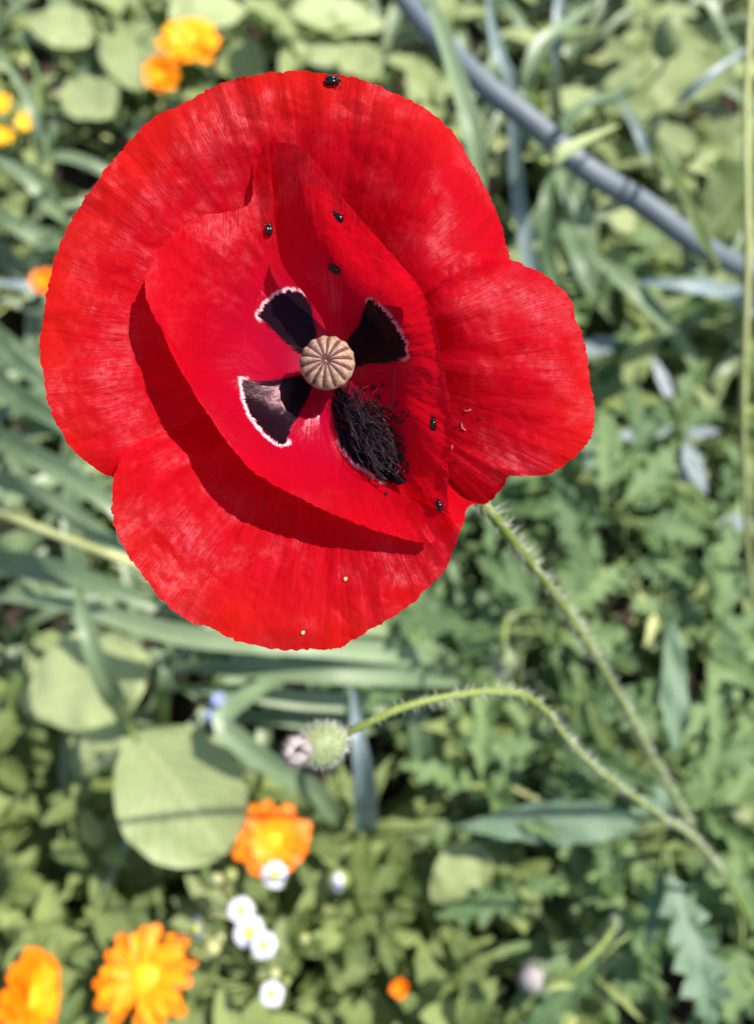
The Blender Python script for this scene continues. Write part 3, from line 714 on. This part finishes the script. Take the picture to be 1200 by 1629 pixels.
pl.blade('leek', [(215, 1170, .12), (185, 1110, .20), (152, 1040, .235), (132, 975, .24), (125, 925, .215)], 42)
pl.blade('leek', [(260, 1150, .10), (262, 1100, .16), (268, 1050, .17), (276, 1000, .15)], 30)
pl = Plant('leek_plant', 'leek with thin dark blades rising near the small yellow flowers', 'leek', (110, 420, -.006))
for pts, wd, mt in [([(105, 370, .1), (70, 270, .2), (50, 170, .24), (-20, 60, .24)], 18, 'leek'), ([(130, 380, .1), (85, 330, .16), (40, 280, .18), (-30, 240, .17)], 30, 'leek'), ([(95, 340, .1), (80, 220, .2), (60, 120, .24), (20, 40, .25)], 12, 'stem_dark'),
                    ([(140, 420, .06), (60, 380, .12), (-30, 320, .13)], 34, 'leek'), ([(130, 470, .06), (60, 460, .12), (-20, 445, .13)], 32, 'leek_blue')]:
    pl.blade(mt, pts, wd)
# --- round / broad leaves
pl = Plant('broadleaf_plant', 'broad plant with one large oval light green leaf above the orange marigold', 'plant', (330, 1330, -.006))
pl.leaf('pale', 'round', (214, 1168, .185), (366, 1360, .15), 206)
pl = Plant('broadleaf_plant', 'broad plant with big pale leaves at the left beside the arched leek blade', 'plant', (120, 1230, -.006))
pl.leaf('pale', 'oval', (240, 1050, .15), (25, 1130, .13), 165); pl.leaf('pale', 'heart', (155, 1150, .13), (118, 1262, .10), 75); pl.leaf('sage', 'oval', (60, 1010, .12), (120, 1090, .11), 90)
pl.leaf('pale', 'oval', (200, 1130, .15), (120, 1235, .13), 70)
pl = Plant('broadleaf_plant', 'broad plant with rounded green leaves right of the onion leaf', 'plant', (1190, 320, -.006))
pl.leaf('mint', 'heart', (1195, 275, .16), (1110, 400, .13), 115); pl.leaf('sage', 'heart', (1130, 80, .16), (1000, 190, .13), 130); pl.leaf('mint', 'oval', (990, 330, .09), (1030, 450, .08), 120)
pl.leaf('sage', 'oval', (1060, 100, .12), (980, 60, .11), 80)
pl = Plant('broadleaf_plant', 'broad plant with yellow-green oval leaf over the dark gap', 'plant', (740, 1480, -.006))
pl.leaf('sage', 'oval', (775, 1345, .10), (690, 1440, .09), 85); pl.leaf('sage', 'oval', (640, 1350, .08), (580, 1420, .06), 80)
pl = Plant('broadleaf_plant', 'broad plant with very pale large leaves by the upper orange marigolds', 'plant', (220, 190, -.006))
for a, t, wd in [((225, 150, .12), (190, -10, .12), 105), ((270, 40, .14), (390, 0, .14), 90), ((390, 60, .13), (400, 160, .1), 60), ((180, 190, .12), (100, 110, .12), 90), ((470, 40, .13), (560, 90, .12), 100), ((460, 20, .14), (620, 30, .13), 80), ((150, 60, .11), (40, 20, .12), 80), ((600, 120, .12), (540, 60, .12), 70)]:
    pl.leaf('pale', 'oval', a, t, wd)
# --- lobed poppy leaves, right
def lobed(label, root, items):
    pl = Plant('poppy_plant', label, 'poppy', root)
    for it in items:
        mat, a, t, wd = it[:4]; pl.leaf(mat, 'lobed' if len(it) < 5 else it[4], a, t, wd)
    return pl
lobed('leafy young poppy with a blue-green toothed leaf pointing toward the round oval leaf', (1040, 1330, -.006),
      [('poppy_leaf_blue', (1020, 1308, .15), (722, 1306, .15), 72, 'lance'), ('poppy_leaf', (960, 1400, .12), (980, 1330, .13), 70), ('poppy_leaf', (900, 1400, .10), (700, 1455, .11), 78), ('poppy_leaf', (985, 1350, .13), (965, 1440, .10), 70),
       ('poppy_leaf', (960, 1250, .13), (850, 1230, .12), 50), ('poppy_leaf', (985, 1300, .12), (905, 1190, .13), 60)])
lobed('leafy young poppy with long toothed leaves hanging at the lower right corner', (1080, 1420, -.006),
      [('poppy_leaf_blue', (1065, 1375, .16), (1135, 1640, .16), 120), ('poppy_leaf', (960, 1520, .14), (830, 1650, .13), 85), ('poppy_leaf_blue', (1050, 1380, .15), (1035, 1520, .13), 55), ('poppy_leaf', (1000, 1500, .1), (1020, 1600, .09), 65),
       ('poppy_leaf', (1180, 1500, .12), (1170, 1640, .11), 90), ('poppy_leaf', (1010, 1440, .1), (880, 1400, .09), 60), ('poppy_leaf', (1090, 1440, .1), (1190, 1380, .1), 80)])
lobed('leafy young poppy with an upright narrow blue-green leaf beside the flower stem', (1090, 1230, -.006),
      [('poppy_leaf_blue', (1072, 1200, .17), (1072, 965, .22), 46, 'lance'), ('poppy_leaf', (1080, 1190, .13), (1170, 1080, .13), 80), ('poppy_leaf', (1110, 1220, .12), (1215, 1190, .12), 80), ('poppy_leaf', (1060, 1180, .12), (960, 1100, .11), 80),
       ('poppy_leaf', (1090, 1200, .12), (1130, 1300, .1), 80), ('poppy_leaf', (1110, 1150, .1), (1210, 1010, .11), 90), ('poppy_leaf_blue', (1080, 1240, .15), (1000, 1330, .14), 60)])
lobed('leafy poppy with light green lobed leaves right of the lower petal', (860, 1060, -.006),
      [('poppy_leaf', (770, 1000, .20), (600, 975, .19), 90), ('poppy_leaf', (850, 980, .15), (810, 870, .16), 70), ('poppy_leaf', (900, 960, .16), (950, 850, .18), 90), ('poppy_leaf', (880, 990, .15), (990, 900, .16), 80), ('poppy_leaf', (840, 1030, .14), (740, 1090, .12), 70),
       ('poppy_leaf', (890, 1020, .13), (1000, 1010, .14), 80), ('poppy_leaf', (800, 990, .17), (720, 1060, .15), 60), ('poppy_leaf', (850, 960, .14), (760, 880, .13), 60)])
lobed('leafy poppy with serrated leaves right of the right petal lobe', (1010, 860, -.006),
      [('poppy_leaf', (930, 900, .17), (890, 750, .19), 70), ('poppy_leaf', (990, 800, .15), (1090, 700, .15), 80), ('poppy_leaf', (960, 790, .15), (970, 640, .16), 80), ('poppy_leaf', (1020, 830, .15), (1130, 850, .15), 80), ('poppy_leaf', (980, 830, .14), (870, 810, .13), 60),
       ('poppy_leaf', (1010, 880, .13), (1100, 950, .12), 70), ('mint', (1000, 620, .15), (1040, 500, .16), 50, 'lance'), ('poppy_leaf', (1000, 720, .14), (1070, 640, .15), 60), ('poppy_leaf_blue', (940, 760, .12), (930, 660, .13), 60)])
lobed('leafy poppy with small toothed leaves beside the tall straw stem', (1150, 960, -.006),
      [('poppy_leaf', (1120, 920, .13), (1030, 880, .13), 70), ('poppy_leaf', (1140, 900, .13), (1190, 790, .14), 70), ('poppy_leaf', (1160, 960, .12), (1230, 900, .12), 70), ('poppy_leaf', (1120, 960, .12), (1050, 1000, .12), 70), ('poppy_leaf', (1150, 990, .12), (1180, 1080, .1), 70)])
# --- silvery leaves on the right
pl = Plant('silver_plant', 'silver-grey narrow leaves on a small plant right of the poppy', 'plant', (1090, 700, -.006))
for a, t, wd in [((1090, 700, .15), (1125, 790, .15), 32), ((1070, 640, .16), (1040, 560, .17), 22), ((1090, 690, .15), (1150, 685, .16), 22), ((1080, 680, .14), (960, 690, .15), 26), ((1090, 720, .14), (1090, 770, .14), 40), ((985, 545, .13), (910, 560, .13), 34), ((1140, 840, .15), (1205, 825, .15), 30)]:
    pl.leaf('silver', 'lance', a, t, wd)

# ================================================================== MARIGOLDS
def ray_petal(mat, W):
    b = MB(); rows = []
    for i in range(9):
        t = i/8; wd = W*.5*(.45+.55*min(1, t*2.2))*(1 if t < .85 else 1-(t-.85)*2.2)
        rows.append([Vector((s*wd, t-(.05*abs(s)*(t > .9)), .10*t-.16*t*t+.10*abs(s)*W)) for s in (-1, -.5, 0, .5, 1)])
    b.grid(rows); return b.mesh('petal', mat)
RPN = {'yellow': ray_petal('disc', .42), 'orange': ray_petal('orange', .27), 'amber': ray_petal('amber', .28)}
RP = {'golden': ray_petal('golden', .4), 'orange': ray_petal('orange', .36), 'amber': ray_petal('amber', .4)}
def marigold(label, px, py, h, dpx, root, normal=None, cup=0.0, leaves=3, mats=('orange', 'orange', 'amber'), seed=0, counts=(19, 17, 13), r_stem=.0022):
    r = random.Random(seed); c = PH(px, py, h); D = dpx/FPX*depthof(c); n = (normal or Vector((0, -.1, 1))).normalized()
    pl = Plant('marigold_plant', label, 'marigold', root)
    x = n.orthogonal().normalized(); y = n.cross(x)
    pl.stem([pl.root, pl.root.lerp(c, .5)+Vector((r.uniform(-.01, .01), 0, .01)), c-n*.02, c-n*.002], (r_stem*1.2, r_stem), 'stem', 'stem_dark')
    hd = bpy.data.objects.new('flower_head', None); col.objects.link(hd); hd.parent = pl.o; hd.location = c-pl.root; hd.empty_display_size = .01
    b = MB(); b.ball(c-n*.002*D/.05, (x*D*.16, y*D*.16, n*D*.10), 14, 8); b.build('calyx', 'stem_dark', hd)
    b = MB(); rows = []
    for i in range(8):
        t = i/7; rows.append([c+n*(D*.07*(1-t*t)+.002*D/.05)+n*(.02*D*r.random()*(i > 0))+(x*math.cos(k*.2618)+y*math.sin(k*.2618))*D*.17*t for k in range(24)])
    b.grid(rows, close=True); b.build('disc', 'mdisc' if dpx > 40 else 'disc', hd)
    for li, (cnt, ln, el) in enumerate(((counts[0], .50, .06), (counts[1], .43, .20), (counts[2], .30, .45))):
        for k in range(cnt):
            if r.random() < .04: continue
            a = 2*math.pi*(k+.5*li+r.uniform(-.22, .22))/cnt; el2 = el+cup+r.uniform(-.14, .12); d = (x*math.cos(a)+y*math.sin(a))
            u = d*math.cos(el2)+n*math.sin(el2); L = D*ln*r.uniform(.86, 1.06)
            base = d*D*.035+n*D*(.012*li)
            f = frame(base, base+u*L, n*math.cos(el2)-d*math.sin(el2), r.uniform(-.3, .3))
            link('petal', (RPN if counts[0] < 16 else RP)[mats[li]], hd, f)
    for k in range(leaves):
        t = r.uniform(.25, .75); q = pl.root.lerp(c, t); a = r.uniform(0, 6.28); d = Vector((math.cos(a), math.sin(a), r.uniform(-.1, .35))).normalized()*r.uniform(.04, .065)
        link('leaf', leaf('sage', 'oval', .36), pl.o, Matrix.Translation(-pl.root) @ frame(q, q+d, Vector((0, 0, 1))))
    return pl
marigold('orange marigold with a tiny white daisy in front of its lower rim', 434, 1337, .14, 117, (470, 1350, -.006), Vector((.05, -.15, 1)), seed=1)
marigold('ragged orange marigold with yellow centre and gaps between its petals', 230, 1553, .14, 158, (270, 1500, -.006), Vector((0, -.05, 1)), seed=2, counts=(13, 13, 9), mats=('orange', 'amber', 'amber'))
marigold('orange marigold turned sideways in the leaves next to the ragged marigold', 50, 1585, .15, 140, (60, 1540, -.006), Vector((1.5, .2, .55)), seed=3)
marigold('orange marigold with only its petal tips showing beyond the sideways one', -58, 1605, .12, 110, (-40, 1560, -.006), Vector((-.3, 0, 1)), seed=4)
marigold('wide open orange marigold with bright yellow centre beside a smaller round one', 301, 66, .175, 98, (320, 90, -.006), Vector((0, -.1, 1)), seed=5, mats=('amber', 'golden', 'golden'))
marigold('half closed round orange marigold below the wide open one', 259, 122, .17, 62, (280, 150, -.006), Vector((0, -.6, 1)), .5, seed=6, mats=('amber', 'amber', 'golden'))
marigold('small orange marigold bud half hidden behind the edge of the red petal', 72, 450, .14, 46, (60, 480, -.006), Vector((0, -.3, 1)), .4, 2, seed=7)
marigold('tiny orange marigold bud low in the dark leaves under the arched bud stem', 636, 1570, .13, 36, (640, 1560, -.006), Vector((0, -.1, 1)), .7, 2, seed=8)
for i, (x, y) in enumerate(((4, 167), (42, 196), (8, 218))):
    marigold('small yellow button flower on a thin stem beside the leek blades', x, y, .16, 34, (x+20, y+25, -.006), Vector((0, -.4, 1)), .3, 1, ('yellow', 'yellow', 'yellow'), 20+i, (9, 8, 6), .0012).o['group'] = 'yellow button flowers'

# ================================================================== DAISIES
pl = Plant('daisy_plant', 'bushy daisy plant with small white flowers clustered below the orange marigold', 'daisy', (440, 1560, -.006))
rd = random.Random(4)
def daisy(px, py, h, dpx, normal=(0, -.15, 1)):
    dpx *= .83
    c = PH(px, py, h); D = dpx/FPX*depthof(c); n = Vector(normal).normalized(); x = n.orthogonal().normalized(); y = n.cross(x)
    f, _ = pl.stem([pl.root, pl.root.lerp(c, .55)+Vector((0, 0, .015)), c-n*.012, c-n*.001], (.0012, .0008), 'flower_stem', 'stem_dark', 6, 14)
    b = MB(); b.ball(c-n*D*.10, (x*D*.2, y*D*.2, n*D*.12), 10, 6); b.build('calyx', 'stem_dark', f, off=pl.root)
    b = MB(); b.ball(c+n*D*.03, (x*D*.21, y*D*.21, n*D*.09), 12, 8); b.build('disc', 'yellow', f, off=pl.root)
    b = MB()
    for k in range(20):
        a = 2*math.pi*(k+rd.uniform(-.2, .2))/20; d = x*math.cos(a)+y*math.sin(a); s = n.cross(d); L = D*.5*rd.uniform(.9, 1.05)
        rows = []
        for t, wd in ((.2, .05), (.5, .095), (.85, .11), (1, .05)):
            q = c+d*L*t+n*(D*(.06*t-.09*t*t)+rd.uniform(-.004, .004)*D); rows.append([q-s*wd*D, q+n*.012*D, q+s*wd*D])
        b.grid(rows)
    b.build('ray_florets', 'white', f, off=pl.root)
for a in [(437, 1391, .19, 50), (384, 1448, .185, 50), (397, 1482, .18, 60), (420, 1503, .186, 50), (433, 1581, .165, 46), (314, 1476, .19, 46, (-1.2, -.2, .7))]: daisy(*a)
for (px, py, h, dp) in [(345, 1400, .17, 22), (367, 1391, .17, 22), (362, 1412, .165, 16), (338, 1506, .165, 28), (352, 1488, .165, 22), (538, 1400, .16, 40), (437, 1548, .165, 18), (455, 1560, .163, 16), (484, 1492, .15, 18)]:
    c = PH(px, py, h); D = dp/FPX*depthof(c); f, _ = pl.stem([pl.root, pl.root.lerp(c, .6)+Vector((0, 0, .01)), c], (.001, .0007), 'flower_stem', 'stem_dark', 6, 12)
    n = Vector((0, -.2, 1)).normalized(); b = MB(); b.ball(c, (RIGHT*D*.5, n.cross(RIGHT)*D*.5, n*D*.6), 10, 8); b.build('closed_bud', 'straw', f, off=pl.root)
    if dp > 30:
        b = MB(); b.ball(c+n*D*.25, (RIGHT*D*.3, n.cross(RIGHT)*D*.4, n*D*.45), 10, 8); b.build('ray_florets', 'white', f, off=pl.root)
for k in range(34):
    a = rd.uniform(0, 6.28); t = rd.uniform(.25, .8); q = pl.root+Vector((math.cos(a), math.sin(a), 0))*rd.uniform(.005, .05)+Vector((0, 0, .15*t))
    d = Vector((math.cos(a+.5), math.sin(a+.5), rd.uniform(-.2, .5))).normalized()*rd.uniform(.025, .04)
    link('leaf', leaf('sage', 'oval', .4), pl.o, Matrix.Translation(-pl.root) @ frame(q, q+d, Vector((0, 0, 1))))
# blue forget-me-nots
pl = Plant('forget_me_not', 'two tiny blue flowers beside the kinked leek leaf', 'flower', (350, 1180, -.006))
for px, py in ((347, 1112), (335, 1140)):
    c = PH(px, py, .165); f, _ = pl.stem([pl.root, pl.root.lerp(c, .6)+Vector((0, 0, .02)), c], (.0009, .0006), 'stem', 'stem_dark', 6, 12)
    for k in range(5):
        d = RIGHT*math.cos(k*1.2566)+Vector((0, 1, 0))*math.sin(k*1.2566); b = MB(); b.ball(c+d*.0022, (d*.0021, d.cross(Vector((0, 0, 1)))*.0017, Vector((0, 0, .0004))), 8, 4); b.build('petal', 'blue', f, off=pl.root)

# ================================================================== FILLER PLANTS OF THE BED
def proto_weed(mat, kind, W, nl, hgt, L, seed, label, group):
    r = random.Random(seed); o = thing('weed_plant', label, 'weed', (0, 0, 0), group)
    b = MB(); ln = Vector((r.uniform(-.02, .02), r.uniform(-.02, .02), hgt)); b.tube(spline([Vector((0, 0, -.008)), ln*.5+Vector((.004, 0, 0)), ln], 8), .0014, 6); b.build('stem', 'stem_dark', o)
    for k in range(nl):
        t = .12+.88*(k/max(nl-1, 1)); a = k*2.4+r.uniform(-.4, .4); q = ln*t
        el = -.15+.75*t+r.uniform(-.25, .25); d = Vector((math.cos(a)*math.cos(el), math.sin(a)*math.cos(el), math.sin(el)))*L*(1.1-.45*t)*r.uniform(.8, 1.2)
        link('leaf', leaf(mat, kind, W), o, frame(q, q+d, Vector((0, 0, 1)), r.uniform(-.4, .4)))
    return o
LAND = [('ragged orange marigold', (230, 1553)), ('marigold fronted by a daisy', (435, 1338)), ('sideways orange marigold', (46, 1580)), ('white daisies', (400, 1480)), ('large oval light leaf', (285, 1260)),
        ('hooked pale bud', (850, 1550)), ('arched bud stem', (800, 1130)), ('blue-green toothed leaf', (870, 1310)), ('tiny orange bud', (636, 1570)), ('upright blue-green leaf', (1072, 1080)), ('poppy stem', (930, 1010)), ('silvery leaves', (1100, 740)),
        ('right petal lobe', (960, 580)), ('onion leaf', (1000, 310)), ('tall straw stem', (1200, 560)), ('wide open upper marigold', (300, 68)), ('yellow button flowers', (20, 195)), ('orange bud behind the petal', (74, 450)), ('straps crossing the onion leaf', (740, 150)), ('yellowish dry stalk', (60, 840)), ('kinked leek leaf', (360, 1150)), ('big pale left leaves', (120, 1110)), ('horizontal leek blades', (450, 1060))]
LAND = [(n, PH(x, y, 0)) for n, (x, y) in LAND]
def near_label(o):
    k = min(LAND, key=lambda a: (a[1]-o.location).length)[0]
    o['label'] = o['label'] + ' nearest the ' + k; o['group'] = o['group'] + ' by the ' + k
def scatter(protos, spots, rnd, smin, smax):
    orig = [(p_['label'], p_['group']) for p_ in protos]
    for i, (x, y) in enumerate(spots):
        p = protos[i % len(protos)]
        o = p if i < len(protos) else copy_tree(p)
        o['label'], o['group'] = orig[i % len(protos)]; o.location = (x, y, 0); near_label(o); o.rotation_euler = (rnd.uniform(-.15, .15), rnd.uniform(-.15, .15), rnd.uniform(0, 6.28)); s = rnd.uniform(smin, smax); o.scale = (s, s, s)
def spots(n, boxes, rnd, mind):
    """points on the soil under photo regions (px boxes), kept apart"""
    out = []; tries = 0
    while len(out) < n and tries < n*60:
        tries += 1; bx = rnd.choice(boxes); v = PH(rnd.uniform(bx[0], bx[2]), rnd.uniform(bx[1], bx[3]), 0)
        if all((v.x-a)**2+(v.y-b_)**2 > mind*mind for a, b_ in out): out.append((v.x, v.y))
    return out
rf = random.Random(99)
pr = [proto_weed('mint', 'oval', .52, 15, .10, .036, s, 'low minty weed with small oval leaves', 'minty weeds') for s in range(5)]
scatter(pr, spots(62, [(-150, 1300, 420, 1700), (380, 1400, 760, 1700), (-150, 1150, 200, 1400)], rf, .030), rf, .8, 1.25)
pr = [proto_weed('mint', 'lance', .3, 12, .10, .06, 130+s, 'narrow leaved green weed among the poppy leaves', 'narrow leaved weeds') for s in range(4)]
scatter(pr, spots(22, [(760, 780, 1350, 1700), (850, 560, 1350, 900), (560, 1200, 1000, 1700)], rf, .05), rf, .7, 1.2)
pr = [proto_weed('straw', 'lance', .16, 7, .13, .05, 150+s, 'dying straw-yellow weed with thin withered leaves', 'withered weeds') for s in range(3)]
scatter(pr, spots(12, [(760, 560, 1250, 1600), (0, 100, 200, 700), (700, 0, 1200, 500)], rf, .08), rf, .6, 1.1)
pr = [proto_weed('poppy_leaf', 'lobed', .40, 9, .11, .078, 30+s, 'leafy poppy seedling with toothed leaves', 'poppy seedlings') for s in range(7)]
scatter(pr, spots(46, [(760, 780, 1350, 1700), (850, 560, 1350, 900), (620, 900, 900, 1250)], rf, .046), rf, .7, 1.25)
pr = [proto_weed('sage', 'oval', .5, 11, .10, .055, 60+s, 'sage green weed with broad leaves', 'sage weeds') for s in range(5)]
scatter(pr, spots(85, [(-300, -250, 700, 330), (600, -250, 1500, 500), (-300, 150, 120, 560), (850, 250, 1400, 620)], rf, .045), rf, .8, 1.5)
pr = [proto_weed('pale', 'heart', .62, 9, .09, .06, 90+s, 'pale yellow-green weed with soft heart-shaped leaves', 'pale weeds') for s in range(4)]
scatter(pr, spots(30, [(100, -250, 800, 200), (-300, -250, 250, 250), (700, -250, 1300, 80)], rf, .05), rf, .8, 1.3)
def proto_leek(seed, label, group):
    r = random.Random(seed); o = thing('leek_plant', label, 'leek', (0, 0, 0), group)
    for k in range(9):
        a = k*2.4+r.uniform(-.4, .4); d = Vector((math.cos(a), math.sin(a), 0)); L = r.uniform(.14, .24); b = MB()
        p = spline([Vector((0, 0, -.01)), d*L*.15+Vector((0, 0, L*.45)), d*L*.55+Vector((0, 0, L*.62)), d*L+Vector((0, 0, L*r.uniform(.1, .45)))], 16); s = d.cross(Vector((0, 0, 1))); rows = []
        wd0 = r.uniform(.005, .0085)
        for i, q in enumerate(p):
            t = i/15; wd = wd0*min(1, (1-t)*2.5+.05)
            rows.append([q-s*wd+Vector((0, 0, wd*.4)), q-s*wd*.4, q, q+s*wd*.4, q+s*wd+Vector((0, 0, wd*.4))])
        b.grid(rows); b.build('leaf', 'leek', o, off=Vector((0, 0, 0)))
    return o
pr = [proto_leek(s, 'leek clump with grey-green strap leaves', 'leek clumps') for s in range(4)]
scatter(pr, spots(24, [(-200, 560, 600, 1060), (120, 700, 600, 1060)], rf, .055), rf, .65, .95)
pr = [proto_leek(10+s, 'leek clump with narrow blades among weeds', 'narrow leek clumps') for s in range(4)]
scatter(pr, spots(16, [(760, 100, 1300, 600), (900, -100, 1300, 200)], rf, .07), rf, .6, .9)
pr = [proto_leek(30+s, 'clump of thin grassy blades among broad leaves', 'grassy clumps') for s in range(4)]
scatter(pr, spots(26, [(-200, -200, 300, 560), (300, -250, 900, 120), (850, -250, 1400, 700)], rf, .06), rf, .6, .95)
# dry leaves on bare soil, left
for i, v in enumerate(spots(34, [(-60, 260, 140, 480), (120, 100, 200, 330), (640, 1180, 820, 1330), (560, 1480, 760, 1620), (980, 440, 1130, 620)], rf, .012)):
    a = rf.uniform(0, 6.28); q = Vector((v[0], v[1], rf.uniform(.002, .012))); d = Vector((math.cos(a), math.sin(a), rf.uniform(-.05, .15)))*rf.uniform(.02, .045)
    o = link('dry_leaf', leaf('dry', 'oval', .4), None, frame(q, q+d, Vector((rf.uniform(-.4, .4), rf.uniform(-.4, .4), 1)))); o['label'] = 'withered brown leaf lying on the bare soil between plants'; o['category'] = 'dry leaf'; o['group'] = 'withered leaves on the soil'
# low ground cover: small leaves nobody could count
gc = MB(); rg = random.Random(5)
def tiny(b, q, d, w_):
    s = d.cross(Vector((0, 0, 1))).normalized()*w_; i = len(b.v); n_ = Vector((0, 0, w_*.4))
    for p_, u in ((q, (0.5, 0)), (q+d*.35-s+n_, (0, .35)), (q+d*.4, (.5, .4)), (q+d*.35+s+n_, (1, .35)), (q+d*.75-s*.7+n_, (.1, .75)), (q+d, (.5, 1)), (q+d*.75+s*.7+n_, (.9, .75))): b.vert(p_, u)
    b.f += [(i, i+2, i+1), (i, i+3, i+2), (i+1, i+2, i+5, i+4), (i+2, i+3, i+6, i+5)]
for _ in range(9000):
    x, y = rg.uniform(-1.2, 1.2), rg.uniform(-.45, 2.0)
    if noise.noise(Vector((x*7, y*7, 9))) < -.05: continue
    a = rg.uniform(0, 6.28); h = rg.uniform(.0, .045)*(1+noise.noise(Vector((x*5, y*5, 2))))
    d = Vector((math.cos(a), math.sin(a), rg.uniform(-.3, .7)))*rg.uniform(.012, .034); tiny(gc, Vector((x, y, h)), d, d.length*rg.uniform(.18, .3))
o = gc.build('ground_cover', 'mint', kind='stuff'); o['label'] = 'low green carpet of small leaves over the soil'; o['category'] = 'ground cover'
